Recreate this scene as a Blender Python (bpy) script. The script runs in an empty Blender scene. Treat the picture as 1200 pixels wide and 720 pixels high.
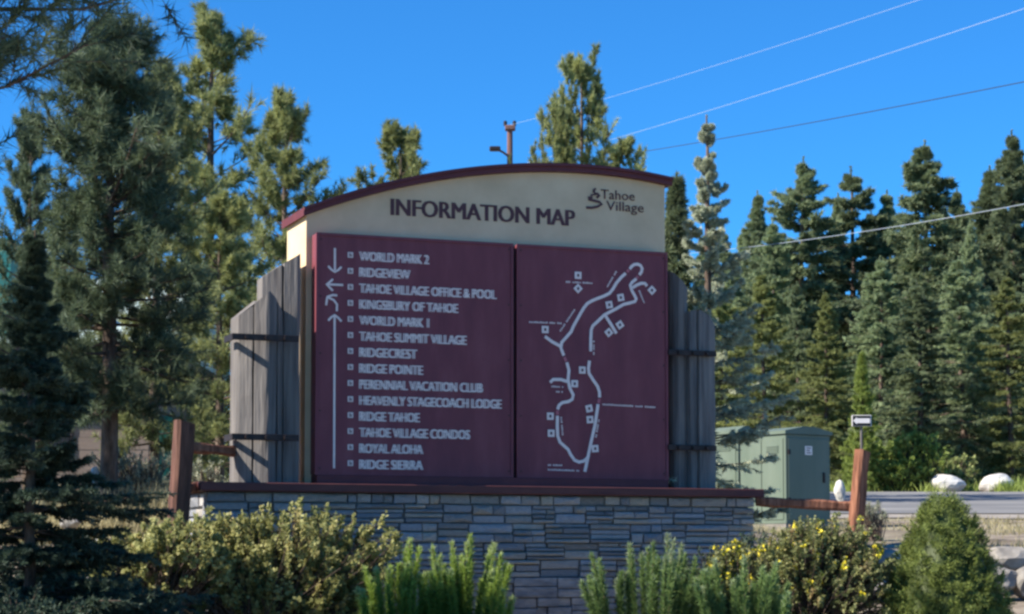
import bpy, bmesh, math, random
import numpy as np
from mathutils import Vector, Matrix
R_ = math.radians
sc = bpy.context.scene
C = sc.collection

# ---------------------------------------------------------------- camera
CAM_Z, PITCH, SHIFT = 1.2, R_(4.0), 0.106
cam_d = bpy.data.cameras.new('camera'); cam = bpy.data.objects.new('camera', cam_d); C.objects.link(cam)
cam.location = (0, 0, CAM_Z); cam.rotation_euler = (math.pi/2 + PITCH, 0, 0)
cam_d.lens = 72; cam_d.sensor_width = 36; cam_d.shift_y = SHIFT
cam_d.clip_start = 0.1; cam_d.clip_end = 3000
sc.camera = cam
# ---------------------------------------------------------------- light
SUN_EL, SUN_F = R_(37), R_(18)
w = bpy.data.worlds.new("World"); sc.world = w; w.use_nodes = True
nt = w.node_tree; nt.nodes.clear()
sky = nt.nodes.new('ShaderNodeTexSky'); sky.sky_type = 'NISHITA'; sky.sun_disc = False
sky.sun_elevation = SUN_EL; sky.sun_rotation = R_(252)
sky.altitude = 2200; sky.air_density = 1.15; sky.dust_density = 0.0; sky.ozone_density = 5.5
bg = nt.nodes.new('ShaderNodeBackground'); bg.inputs[1].default_value = 0.105
wo = nt.nodes.new('ShaderNodeOutputWorld')
tint = nt.nodes.new('ShaderNodeMix'); tint.data_type = 'RGBA'; tint.blend_type = 'MULTIPLY'; tint.inputs[0].default_value = 1
tint.inputs[7].default_value = (.20, .65, .97, 1)       # the clear deep blue of high mountain air
nt.links.new(sky.outputs[0], tint.inputs[6]); nt.links.new(tint.outputs[2], bg.inputs[0]); nt.links.new(bg.outputs[0], wo.inputs[0])
sun_d = bpy.data.lights.new('sun', 'SUN'); sun_d.energy = 5.0; sun_d.angle = R_(0.5); sun_d.color = (1, .93, .82)
sun = bpy.data.objects.new('sun', sun_d); C.objects.link(sun)
to_sun = Vector((-math.cos(SUN_F)*math.cos(SUN_EL), -math.sin(SUN_F)*math.cos(SUN_EL), math.sin(SUN_EL)))
sun.rotation_euler = to_sun.to_track_quat('Z', 'Y').to_euler()
sc.view_settings.view_transform = 'Standard'; sc.view_settings.look = 'None'
sc.view_settings.exposure = 1.0; sc.view_settings.gamma = 1.0
sc.cycles.pixel_filter_type = 'BLACKMAN_HARRIS'; sc.cycles.filter_width = 2.7
sc.cycles.max_bounces = 6

# ---------------------------------------------------------------- measuring helpers (photo pixel -> place)
_up = Vector((0, -math.sin(PITCH), math.cos(PITCH))); _fw = Vector((0, math.cos(PITCH), math.sin(PITCH)))
def ray(px, py):
    return Vector((1, 0, 0))*((px-600)/2400) + _up*((360-py)/2400 + SHIFT*.5) + _fw
def at(px, py, Y):
    d = ray(px, py); return Vector((0, 0, CAM_Z)) + d*(Y/d.y)
TH = R_(20.6)
U = Vector((math.cos(TH), math.sin(TH), 0)); V = Vector((-math.sin(TH), math.cos(TH), 0))
O = at(369, 556, 20.0)
def uz(px, py, v=0.0):
    """ray hit on the sign plane at depth v: (u, z above O)"""
    d = ray(px, py); o = Vector((0, 0, CAM_Z)) - O
    t = (v - o.dot(V))/d.dot(V); p = o + d*t
    return p.dot(U), p.z

# ---------------------------------------------------------------- object helpers
def tag(o, label=None, cat=None, group=None, kind=None):
    if label: o['label'] = label
    if cat: o['category'] = cat
    if group: o['group'] = group
    if kind: o['kind'] = kind
    return o
def empty(name, loc, rz=0, **k):
    o = bpy.data.objects.new(name, None); C.objects.link(o); o.location = loc; o.rotation_euler = (0, 0, rz)
    o.empty_display_size = .3
    return tag(o, **k)
def link(name, me, mat=None, parent=None, **k):
    if mat is not None and not me.materials: me.materials.append(mat)
    o = bpy.data.objects.new(name, me); C.objects.link(o)
    if parent: o.parent = parent
    return tag(o, **k)
def from_bm(name, bm, mat, parent=None, smooth=False, **k):
    bmesh.ops.recalc_face_normals(bm, faces=bm.faces)
    me = bpy.data.meshes.new(name); bm.to_mesh(me); bm.free()
    if smooth:
        for p in me.polygons: p.use_smooth = True
    return link(name, me, mat, parent, **k)
def box(bm, x0, x1, y0, y1, z0, z1, bev=0):
    vs = [bm.verts.new(p) for p in ((x0,y0,z0),(x1,y0,z0),(x1,y1,z0),(x0,y1,z0),(x0,y0,z1),(x1,y0,z1),(x1,y1,z1),(x0,y1,z1))]
    fs = [bm.faces.new([vs[i] for i in f]) for f in ((0,3,2,1),(4,5,6,7),(0,1,5,4),(1,2,6,5),(2,3,7,6),(3,0,4,7))]
    if bev:
        es = list({e for f in fs for e in f.edges})
        bmesh.ops.bevel(bm, geom=es, offset=bev, segments=1, affect='EDGES')
    return vs
def prism(bm, pts, y0, y1):
    """polygon (x,z) extruded from y0 to y1"""
    a = [bm.verts.new((x, y0, z)) for x, z in pts]; b = [bm.verts.new((x, y1, z)) for x, z in pts]
    bm.faces.new(a); bm.faces.new(b[::-1])
    n = len(pts)
    for i in range(n):
        j = (i+1) % n
        bm.faces.new((a[i], b[i], b[j], a[j]))
def ribbon(bm, pts, wd, y0, y1):
    """flat stroke through (x,z) points"""
    P = [Vector(p) for p in pts]; L = []; Rr = []
    for i, p in enumerate(P):
        d = (P[min(i+1, len(P)-1)] - P[max(i-1, 0)]).normalized(); n = Vector((-d.y, d.x))*wd/2
        L.append(p+n); Rr.append(p-n)
    lf = [bm.verts.new((q.x, y0, q.y)) for q in L]; rf = [bm.verts.new((q.x, y0, q.y)) for q in Rr]
    lb = [bm.verts.new((q.x, y1, q.y)) for q in L]; rb = [bm.verts.new((q.x, y1, q.y)) for q in Rr]
    for i in range(len(P)-1):
        for q in ((lf[i], lf[i+1], rf[i+1], rf[i]), (lf[i], lb[i], lb[i+1], lf[i+1]), (rf[i], rf[i+1], rb[i+1], rb[i])):
            bm.faces.new(q)
    bm.faces.new((lf[0], rf[0], rb[0], lb[0])); bm.faces.new((lf[-1], lb[-1], rb[-1], rf[-1]))
def tube(bm, pts, rads, n=6, cap=True):
    rings = []
    for i, p in enumerate(pts):
        p = Vector(p); d = (Vector(pts[min(i+1, len(pts)-1)]) - Vector(pts[max(i-1, 0)])).normalized()
        a = d.orthogonal().normalized() if abs(d.z) < .9 else Vector((1, 0, 0)); a = (a - d*a.dot(d)).normalized(); b = d.cross(a)
        r = rads[i] if hasattr(rads, '__len__') else rads
        rings.append([bm.verts.new(p + (a*math.cos(k*2*math.pi/n) + b*math.sin(k*2*math.pi/n))*r) for k in range(n)])
    for i in range(len(rings)-1):
        for k in range(n):
            bm.faces.new((rings[i][k], rings[i][(k+1) % n], rings[i+1][(k+1) % n], rings[i+1][k]))
    if cap: bm.faces.new(rings[0][::-1]); bm.faces.new(rings[-1])
def mesh_np(name, verts, tris, tint=None):
    me = bpy.data.meshes.new(name)
    nv, nf = len(verts), len(tris); k = tris.shape[1]
    me.vertices.add(nv); me.vertices.foreach_set('co', np.ascontiguousarray(verts, dtype=np.float32).ravel())
    me.loops.add(nf*k); me.loops.foreach_set('vertex_index', np.ascontiguousarray(tris, dtype=np.int32).ravel())
    me.polygons.add(nf); me.polygons.foreach_set('loop_start', np.arange(0, nf*k, k, dtype=np.int32))
    if tint is not None:
        a = me.attributes.new('tint', 'FLOAT', 'POINT'); a.data.foreach_set('value', np.asarray(tint, dtype=np.float32))
    me.update(calc_edges=True)
    return me

# ---------------------------------------------------------------- materials
def mat(name, cols, scale=4.0, stretch=(1,1,1), rough=.8, bump=0.0, bscale=30.0, detail=5, spec=.3, rnd=0.0, metal=0, coords='Object', pos=None):
    m = bpy.data.materials.new(name); m.use_nodes = True; t = m.node_tree; n = t.nodes; l = t.links
    b = n['Principled BSDF']; b.inputs['Roughness'].default_value = rough; b.inputs['Metallic'].default_value = metal
    b.inputs['Specular IOR Level'].default_value = spec
    tc = n.new('ShaderNodeTexCoord'); mp = n.new('ShaderNodeMapping'); mp.inputs['Scale'].default_value = stretch
    l.new(tc.outputs[coords], mp.inputs[0])
    ns = n.new('ShaderNodeTexNoise'); ns.inputs['Scale'].default_value = scale; ns.inputs['Detail'].default_value = detail
    ns.inputs['Roughness'].default_value = .6
    l.new(mp.outputs[0], ns.inputs['Vector'])
    cr = n.new('ShaderNodeValToRGB'); e = cr.color_ramp.elements
    ps = pos or [.3 + .4*i/(len(cols)-1) for i in range(len(cols))]
    while len(e) < len(cols): e.new(.5)
    for i, c in enumerate(cols): e[i].position = ps[i]; e[i].color = (*c, 1)
    l.new(ns.outputs[0], cr.inputs[0]); out = cr.outputs[0]
    if rnd:
        oi = n.new('ShaderNodeObjectInfo'); mr = n.new('ShaderNodeMapRange'); mr.inputs['To Min'].default_value = 1-rnd; mr.inputs['To Max'].default_value = 1+rnd
        l.new(oi.outputs['Random'], mr.inputs[0])
        hs = n.new('ShaderNodeHueSaturation'); l.new(mr.outputs[0], hs.inputs['Value']); l.new(out, hs.inputs['Color']); out = hs.outputs[0]
    l.new(out, b.inputs['Base Color'])
    if bump:
        n2 = n.new('ShaderNodeTexNoise'); n2.inputs['Scale'].default_value = bscale; n2.inputs['Detail'].default_value = 6
        l.new(mp.outputs[0], n2.inputs['Vector'])
        bp = n.new('ShaderNodeBump'); bp.inputs['Strength'].default_value = bump; bp.inputs['Distance'].default_value = .02
        l.new(n2.outputs[0], bp.inputs['Height']); l.new(bp.outputs[0], b.inputs['Normal'])
    return m
def leaf_mat(name, dark, light, trans=.25, rnd=.12, rough=.55, spec=.25, nscale=1.3, tip=None):
    """foliage: colour from a per-twig tint, clump noise and the tree's own random value"""
    m = bpy.data.materials.new(name); m.use_nodes = True; t = m.node_tree; n = t.nodes; l = t.links
    b = n['Principled BSDF']; b.inputs['Roughness'].default_value = rough; b.inputs['Specular IOR Level'].default_value = spec
    at_ = n.new('ShaderNodeAttribute'); at_.attribute_name = 'tint'
    tc = n.new('ShaderNodeTexCoord'); ns = n.new('ShaderNodeTexNoise'); ns.inputs['Scale'].default_value = nscale; ns.inputs['Detail'].default_value = 3
    l.new(tc.outputs['Object'], ns.inputs['Vector'])
    ad = n.new('ShaderNodeMath'); ad.operation = 'MULTIPLY_ADD'; ad.inputs[1].default_value = .7
    l.new(ns.outputs[0], ad.inputs[0])
    sb = n.new('ShaderNodeMath'); sb.operation = 'SUBTRACT'; sb.inputs[1].default_value = .35
    l.new(at_.outputs['Fac'], sb.inputs[0]); l.new(sb.outputs[0], ad.inputs[2])
    cr = n.new('ShaderNodeValToRGB'); e = cr.color_ramp.elements
    e[0].position = .1; e[0].color = (*dark, 1); e[1].position = .75; e[1].color = (*light, 1)
    if tip: x = e.new(.97); x.color = (*tip, 1)
    l.new(ad.outputs[0], cr.inputs[0])
    oi = n.new('ShaderNodeObjectInfo'); mr = n.new('ShaderNodeMapRange'); mr.inputs['To Min'].default_value = 1-rnd; mr.inputs['To Max'].default_value = 1+rnd
    l.new(oi.outputs['Random'], mr.inputs[0])
    hs = n.new('ShaderNodeHueSaturation'); l.new(mr.outputs[0], hs.inputs['Value']); l.new(cr.outputs[0], hs.inputs['Color'])
    l.new(hs.outputs[0], b.inputs['Base Color'])
    tr = n.new('ShaderNodeBsdfTranslucent'); l.new(hs.outputs[0], tr.inputs[0])
    mx = n.new('ShaderNodeMixShader'); mx.inputs[0].default_value = trans
    l.new(b.outputs[0], mx.inputs[1]); l.new(tr.outputs[0], mx.inputs[2]); l.new(mx.outputs[0], n['Material Output'].inputs[0])
    return m
M = dict(

 maroon=mat('maroon_paint', [(.155,.040,.054),(.19,.048,.062),(.225,.066,.080)], 2.2, stretch=(2.2,1,.6), detail=8, rough=.55, bump=.05, bscale=60),
 maroon_trim=mat('maroon_trim_paint', [(.10,.026,.034),(.135,.036,.042)], 5, rough=.6, bump=.1),
 red_tape=mat('red_paint', [(.45,.12,.16),(.52,.18,.2)], 5, rough=.6),
 white=mat('off_white_lettering', [(.76,.72,.70),(.84,.80,.78)], 20, rough=.6),
 lettering=mat('sign_lettering_paint', [(.80,.66,.61),(.90,.76,.70)], 14, rough=.6, detail=8),
 brown=mat('brown_lettering', [(.085,.036,.042),(.115,.05,.055)], 8, rough=.6),
 cream=mat('cream_stucco', [(.60,.45,.28),(.67,.51,.325),(.73,.57,.37)], 2.2, rough=.9, bump=.25, bscale=90),
 timber=mat('weathered_grey_timber', [(.09,.08,.078),(.165,.15,.14),(.23,.205,.185)], 3, stretch=(7,7,.4), rough=.85, bump=.5, bscale=7, rnd=.12),
 steel=mat('rusty_dark_steel', [(.02,.018,.02),(.06,.04,.035)], 20, rough=.5, metal=.4),
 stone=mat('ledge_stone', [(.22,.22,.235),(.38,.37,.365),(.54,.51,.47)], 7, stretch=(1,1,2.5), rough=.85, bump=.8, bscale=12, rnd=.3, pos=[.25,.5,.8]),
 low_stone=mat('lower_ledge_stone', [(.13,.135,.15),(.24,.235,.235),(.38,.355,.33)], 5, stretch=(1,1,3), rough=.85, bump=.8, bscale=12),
 mortar=mat('wall_core', [(.20,.20,.20),(.28,.27,.26)], 9, rough=.95, bump=.4),
 ledge=mat('ledge_board_paint', [(.075,.025,.028),(.13,.045,.04)], 4, stretch=(.6,3,3), rough=.6, bump=.2),
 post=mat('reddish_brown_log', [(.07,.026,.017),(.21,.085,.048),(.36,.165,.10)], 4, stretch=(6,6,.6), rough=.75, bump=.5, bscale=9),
 bark=mat('conifer_bark', [(.05,.035,.028),(.12,.085,.065),(.2,.15,.12)], 7, stretch=(2,2,.5), rough=.95, bump=.8, bscale=14),
 rock=mat('granite', [(.12,.11,.10),(.24,.22,.195),(.36,.335,.30)], 2.5, rough=.9, bump=.6, bscale=9, rnd=.12),
 white_rock=mat('pale_granite', [(.45,.42,.38),(.68,.66,.62)], 3, rough=.9, bump=.6, bscale=7),
 asphalt=mat('old_asphalt', [(.13,.13,.13),(.19,.185,.18),(.27,.26,.245)], .5, stretch=(.35,1.4,1), detail=9, rough=.85, bump=.2, bscale=40, coords='Object'),
 gravel=mat('road_edge_gravel', [(.22,.19,.16),(.38,.34,.29)], 2.0, rough=.95, bump=.6, bscale=20),
 bounce=mat('pale_bounce_gravel', [(.34,.29,.23),(.46,.40,.33)], 2, rough=.95, bump=.4, bscale=20),  # for the added ground that throws warm sunlight back
 cab=mat('pale_green_cabinet_paint', [(.105,.14,.105),(.145,.18,.14)], 1.2, stretch=(2,2,.4), detail=9, rough=.5, bump=.03),
 cabdark=mat('dark_green_cabinet_lid', [(.05,.085,.07),(.075,.11,.09)], 2, rough=.5),
 housewall=mat('tan_house_wall', [(.17,.13,.105),(.24,.19,.155)], 1.5, stretch=(.3,.3,6), rough=.85, bump=.2),
 roofmetal=mat('pale_mint_metal_roof', [(.45,.56,.52),(.60,.70,.66)], 1.5, stretch=(4,.2,1), rough=.4),
 teal=mat('teal_siding', [(.02,.16,.15),(.03,.22,.19)], 2, rough=.6),
 black=mat('black_paint', [(.012,.012,.014),(.02,.02,.022)], 4, rough=.4),
 pole=mat('brown_utility_pole', [(.14,.07,.06),(.24,.13,.10)], 4, stretch=(3,3,.3), rough=.9),
 wire_pale=mat('pale_aluminium_wire', [(.38,.44,.54),(.48,.54,.62)], 1, rough=.45),
 wire_dark=mat('dark_wire', [(.03,.035,.045),(.04,.045,.055)], 1, rough=.5),
 flower=mat('yellow_petals', [(.62,.50,.02),(.78,.66,.05)], 10, rough=.7),
)
def stone_hue():
    t = M['stone'].node_tree; n = t.nodes; l = t.links; b = n['Principled BSDF']; src = b.inputs['Base Color'].links[0].from_socket
    oi = n.new('ShaderNodeObjectInfo'); wn = n.new('ShaderNodeTexWhiteNoise'); wn.noise_dimensions = '1D'; l.new(oi.outputs['Random'], wn.inputs['W'])
    cr = n.new('ShaderNodeValToRGB'); cr.color_ramp.interpolation = 'LINEAR'; e = cr.color_ramp.elements
    e[0].color = (.84, .90, 1.0, 1); e[1].color = (1.12, 1.03, .88, 1); x = e.new(.6); x.color = (.95, .95, .95, 1)
    l.new(wn.outputs['Value'], cr.inputs[0]); mx = n.new('ShaderNodeMix'); mx.data_type = 'RGBA'; mx.blend_type = 'MULTIPLY'; mx.inputs[0].default_value = 1
    l.new(src, mx.inputs[6]); l.new(cr.outputs[0], mx.inputs[7]); l.new(mx.outputs[2], b.inputs['Base Color'])
stone_hue()
L = dict(
 fir=leaf_mat('fir_needles', (.085,.115,.065), (.29,.35,.18), .35, rnd=.35, nscale=.6),
 fir_y=leaf_mat('olive_fir_needles', (.11,.14,.05), (.36,.39,.14), .4, rnd=.2, nscale=.8),
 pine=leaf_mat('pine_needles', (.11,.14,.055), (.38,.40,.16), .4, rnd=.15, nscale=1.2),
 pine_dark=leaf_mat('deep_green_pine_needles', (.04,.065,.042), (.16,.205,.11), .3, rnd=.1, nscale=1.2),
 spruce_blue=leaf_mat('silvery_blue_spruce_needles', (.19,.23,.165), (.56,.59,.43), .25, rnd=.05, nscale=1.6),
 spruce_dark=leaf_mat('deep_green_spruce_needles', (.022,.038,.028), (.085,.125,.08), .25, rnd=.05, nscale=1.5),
 laurel=leaf_mat('olive_shrub_leaves', (.17,.18,.06), (.50,.49,.20), .4, nscale=2.5, tip=(.50,.42,.18)),
 potent=leaf_mat('grey_green_shrub_leaves', (.10,.12,.045), (.34,.35,.14), .35, nscale=3, tip=(.36,.26,.12)),
 mugo=leaf_mat('bright_mugo_needles', (.09,.15,.025), (.34,.45,.09), .4, nscale=2.5, tip=(.46,.52,.26)),
 mugo2=leaf_mat('deep_mugo_needles', (.06,.11,.035), (.23,.33,.11), .35, nscale=2.5, tip=(.36,.42,.26)),
 dwarf=leaf_mat('dwarf_spruce_needles', (.06,.085,.02), (.26,.31,.075), .2, nscale=5),
 sage=leaf_mat('sage_leaves', (.17,.19,.12), (.46,.46,.32), .3, nscale=3),
 yellowgreen=leaf_mat('yellow_green_leaves', (.11,.16,.03), (.33,.40,.10), .4, nscale=1.2),
 dry=leaf_mat('dry_grass_blades', (.22,.18,.09), (.5,.44,.25), .3, nscale=1),
)

# ---------------------------------------------------------------- ground shape
def terrain(x, y):
    x = np.asarray(x, float); y = np.asarray(y, float)
    zl = np.interp(y, [-40, 0, 12, 16, 19, 24, 32, 45, 60, 120, 400, 2500], [0, 0, .3, .6, 1.0, 1.7, 2.1, 2.8, 3.5, 4.6, 5, 0])
    zc = np.interp(y, [-40, 0, 15, 20.6, 22.0, 22.6, 26, 38, 52, 60, 120, 400, 2500], [0, 0, .25, .45, .55, 1.45, 1.55, 2.0, 2.9, 3.2, 4.2, 5, 0])
    zr = np.interp(y, [-40, 0, 18, 21.5, 22.6, 23.3, 28, 37.5, 38.5, 52, 53.5, 60, 120, 400, 2500], [0, 0, .4, .72, .78, 1.25, 1.55, 1.95, 2.0, 2.88, 2.95, 3.2, 4.2, 5, 0])
    def ss(a, b, t): t = np.clip((t-a)/(b-a), 0, 1); return t*t*(3-2*t)
    sc_ = np.clip(y/20, .3, 3)
    a = ss(-3.6, -2.6, x/sc_); b = ss(2.0, 3.2, x/sc_)
    z = zl*(1-a) + zc*a*(1-b) + zr*b
    z = z + .03*np.sin(x*1.9+y*.7)*np.cos(y*1.3-x*.4)*np.clip((38.-y)/4, 0, 1)
    return z
def tz(x, y): return float(terrain(x, y))
def grid(name, xs, ys, dz, m, **k):
    X, Y = np.meshgrid(xs, ys); Z = terrain(X, Y) + dz
    v = np.stack([X, Y, Z], -1).reshape(-1, 3); nx = len(xs); ny = len(ys)
    i = (np.arange(ny-1)[:, None]*nx + np.arange(nx-1)[None, :]).ravel()
    q = np.stack([i, i+1, i+nx+1, i+nx], 1)
    me = mesh_np(name, v, q); me.polygons.foreach_set('use_smooth', [True]*len(q))
    return link(name, me, m, **k)
def ground_mat():
    m = mat('dry_soil_and_litter', [(.10,.075,.055),(.20,.16,.12),(.34,.29,.22)], 1.6, rough=.95, bump=.7, bscale=16)
    t = m.node_tree; n = t.nodes; l = t.links
    b = n['Principled BSDF']; src = b.inputs['Base Color'].links[0].from_socket
    ns = n.new('ShaderNodeTexNoise'); ns.inputs['Scale'].default_value = .35; ns.inputs['Detail'].default_value = 4
    tc = [x for x in n if x.type == 'TEX_COORD'][0]; l.new(tc.outputs['Object'], ns.inputs['Vector'])
    cr = n.new('ShaderNodeValToRGB'); cr.color_ramp.elements[0].position = .45; cr.color_ramp.elements[1].position = .6
    l.new(ns.outputs[0], cr.inputs[0])
    mx = n.new('ShaderNodeMix'); mx.data_type = 'RGBA'; mx.inputs[7].default_value = (.30, .27, .17, 1)
    mp = n.new('ShaderNodeMath'); mp.operation = 'MULTIPLY'; mp.inputs[1].default_value = .7
    l.new(cr.outputs[0], mp.inputs[0]); l.new(mp.outputs[0], mx.inputs[0]); l.new(src, mx.inputs[6]); l.new(mx.outputs[2], b.inputs['Base Color'])
    return m
xs = np.concatenate([np.linspace(-1500, -40, 14), np.arange(-36, 40, .4), np.linspace(44, 1500, 14)])
ys = np.concatenate([np.arange(-40, 8, 4.), np.arange(8, 62, .35), np.linspace(64, 400, 30), np.linspace(450, 2500, 10)])
grid('ground', xs, ys, 0, ground_mat(), kind='structure')
rx = np.concatenate([np.arange(5.5, 40, .4), np.linspace(41, 160, 30)])
grid('bounce_ground', np.arange(-40, 41, 2.), np.arange(-38, 11.1, .5), .02, M['bounce'], kind='structure')  # unseen pale ground, added to bounce warm light onto the shaded fronts
grid('road', rx, np.arange(38.9, 51.61, .35), .035, M['asphalt'], kind='structure')
grid('road_shoulder', rx, np.arange(36.4, 38.91, .35), .02, M['gravel'], kind='structure')

# ---------------------------------------------------------------- information sign
S = empty('information_sign', (O.x, O.y, O.z), TH, label='arched cream and maroon information map sign standing on the stone wall', cat='sign')
F0, F1 = .19, .95                     # front and back of the cream body; the panels stand at v = 0
def curve_fit(pts, v, deg=4):
    q = [uz(a, b, v) for a, b in pts]; x = np.array([a for a, b in q]); z = np.array([b for a, b in q])
    return x[0], x[-1], np.polyfit(x, z, deg)
CV = F0-.07
a0, a1, top = curve_fit([(356,243),(395,230.5),(440,216.5),(480,207.5),(520,201),(580,194),(640,191.5),(690,193),(735,199),(788,208.5)], CV)
us = np.linspace(a0, a1, 40); tp = np.polyval(top, us)
bm = bmesh.new()
prism(bm, [(u, z) for u, z in zip(us, tp)] + [(u, z-.082) for u, z in zip(us[::-1], tp[::-1])], CV, F1+.06)
from_bm('arched_cap', bm, M['maroon_trim'], S)
bm = bmesh.new()
prism(bm, [(u, z) for u, z in zip(us+0, tp+.001)] + [(u, z-.03) for u, z in zip(us[::-1], tp[::-1]+.001)], CV-.03, CV-.001)
from_bm('cap_drip_edge', bm, M['maroon_trim'], S)
bl = uz(358, 400, F0)[0]; br = uz(779, 250, F0)[0]; zl = uz(400, 568, F0)[1]
ub = np.linspace(bl, br, 30); tb = np.polyval(top, ub) - .084
bm = bmesh.new(); prism(bm, [(u, z) for u, z in zip(ub, tb)] + [(br, zl), (bl, zl)], F0, F1)
from_bm('stucco_body', bm, M['cream'], S)
# the two maroon boards
pl0 = 0.0; pl1 = uz(601, 400)[0]; pr0 = uz(605.5, 400)[0]; pr1 = uz(782, 400)[0]
zt = uz(371, 273)[1]; zb = uz(371, 556)[1]
bm = bmesh.new(); box(bm, pl0+.02, pr1-.02, .05, F0-.002, zb-.01, zt-.02); from_bm('board_backing', bm, M['black'], S)
LB = None
for nm, x0, x1 in (('listing_board', pl0, pl1), ('map_board', pr0, pr1)):
    bm = bmesh.new(); box(bm, x0, x1, 0, F0-.004 if nm == 'x' else .17, zb, zt, .006)
    b_ = from_bm(nm, bm, M['maroon'], S)
    if nm == 'listing_board': LB = b_
    else: MB_ = b_
    bm = bmesh.new(); e = .022
    box(bm, x0-.003, x1+.003, -.012, -.001, zt-e, zt+.004); box(bm, x0-.003, x1+.003, -.012, -.001, zb-.004, zb+e)
    box(bm, x0-.003, x0+e, -.012, -.001, zb+e, zt-e); box(bm, x1-e, x1+.003, -.012, -.001, zb+e, zt-e)
    from_bm('edge_trim', bm, M['maroon'], b_)
for b_, x0, x1 in ((LB, pl0, pl1), (MB_, pr0, pr1)):
    for sx in (x0+.045, x1-.045):
        for k in range(5):
            zz_ = zb+.06+(zt-zb-.12)*k/4; bm = bmesh.new(); tube(bm, [(sx, -.006, zz_), (sx, -.001, zz_)], .009, 6); from_bm('screw', bm, M['steel'], b_)
zlt = uz(300, 565.5, -.2)[1]; zlb = uz(300, 576, -.2)[1]
bm = bmesh.new(); box(bm, pl0+.01, pr1-.01, -.035, F0-.01, zlt+.002, zb-.006, .004); from_bm('bottom_rail', bm, M['maroon_trim'], S)

def text_mesh(s, x0, x1, z0, h, y, m, parent, name='lettering', bold=.012, depth=.004, twin=0):
    cu = bpy.data.curves.new('t', 'FONT'); cu.body = s; cu.size = 1; cu.offset = bold; cu.extrude = .0; cu.resolution_u = 3
    o = bpy.data.objects.new('t', cu); C.objects.link(o)
    dg = bpy.context.evaluated_depsgraph_get(); me = bpy.data.meshes.new_from_object(o.evaluated_get(dg))
    bpy.data.objects.remove(o)
    co = np.zeros(len(me.vertices)*3); me.vertices.foreach_get('co', co); co = co.reshape(-1, 3)
    mnx, mxx = co[:, 0].min(), co[:, 0].max()
    new = np.zeros_like(co); new[:, 0] = x0 + (co[:, 0]-mnx)*(x1-x0)/(mxx-mnx); new[:, 2] = z0 + co[:, 1]*h/.73; new[:, 1] = y
    me.vertices.foreach_set('co', new.ravel()); me.materials.clear(); me.name = name
    bm = bmesh.new(); bm.from_mesh(me)
    if twin:
        n0 = len(bm.verts); bm.from_mesh(me); bm.verts.ensure_lookup_table()
        for i, v in enumerate(bm.verts): v.co.x += -twin if i < n0 else twin; v.co.y -= 0 if i < n0 else .0007
    r = bmesh.ops.extrude_face_region(bm, geom=bm.faces[:]); 
    for v in [g for g in r['geom'] if isinstance(g, bmesh.types.BMVert)]: v.co.y -= depth
    return from_bm(name, bm, m, parent)
rows = [("WORLD MARK 2",502),("RIDGEVIEW",480),("TAHOE VILLAGE OFFICE & POOL",581),("KINGSBURY OF TAHOE",536),("WORLD MARK 1",502),
 ("TAHOE SUMMIT VILLAGE",546),("RIDGECREST",488),("RIDGE POINTE",495),("PERENNIAL VACATION CLUB",565),("HEAVENLY STAGECOACH LODGE",587),
 ("RIDGE TAHOE",491),("TAHOE VILLAGE CONDOS",550),("ROYAL ALOHA",495),("RIDGE SIERRA",495)]
for i, (s, xr) in enumerate(rows):
    yl = 300 + (544-300)*i/13.0
    x0, zc = uz(421.5, yl); x1 = uz(xr, yl+(xr-421)*.045)[0]
    hh = .096
    text_mesh(s, x0, x1, zc-hh/2, hh, -.002, M['lettering'], LB, bold=0, twin=.0085)
    bx_, bz = uz(410.5, yl-1)
    bm = bmesh.new(); a = .027
    box(bm, bx_-a, bx_+a, -.006, -.002, bz-a, bz+a); from_bm('bullet_square', bm, M['lettering'], LB)
    bm = bmesh.new(); box(bm, bx_-.012, bx_-.002, -.009, -.0065, bz-.018, bz+.018); box(bm, bx_+.004, bx_+.013, -.009, -.0065, bz-.018, bz+.010)
    from_bm('bullet_mark', bm, M['brown'], LB)
def pxs(l, v=0.0): return [uz(a, b, v) for a, b in l]
def strokes(name, lines, wd, m, parent, y=-.002):
    bm = bmesh.new()
    for i, ln in enumerate(lines): ribbon(bm, pxs(ln), wd, y-.004-.0004*i, y)
    return from_bm(name, bm, m, parent)
AW = .021
strokes('arrow', [[(392.3,291),(392.3,317)],[(384.5,312),(388,316),(392.3,319),(396.5,316.5),(400,313)]], AW, M['lettering'], LB)
strokes('arrow', [[(384,333.5),(402,334.3)],[(390,327.5),(386,331),(382.5,333.4),(386,337),(390,341)]], AW, M['lettering'], LB)
strokes('arrow', [[(394.5,365),(394.8,357),(391,352),(384,348.5)],[(382,358),(383,350),(383.5,348),(390,346),(395,346.5)]], AW, M['lettering'], LB)
strokes('arrow', [[(392,371),(391.3,549)],[(384.5,376),(388,372),(392,369.5),(396,372.5),(400,377)]], AW, M['lettering'], LB)
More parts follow.
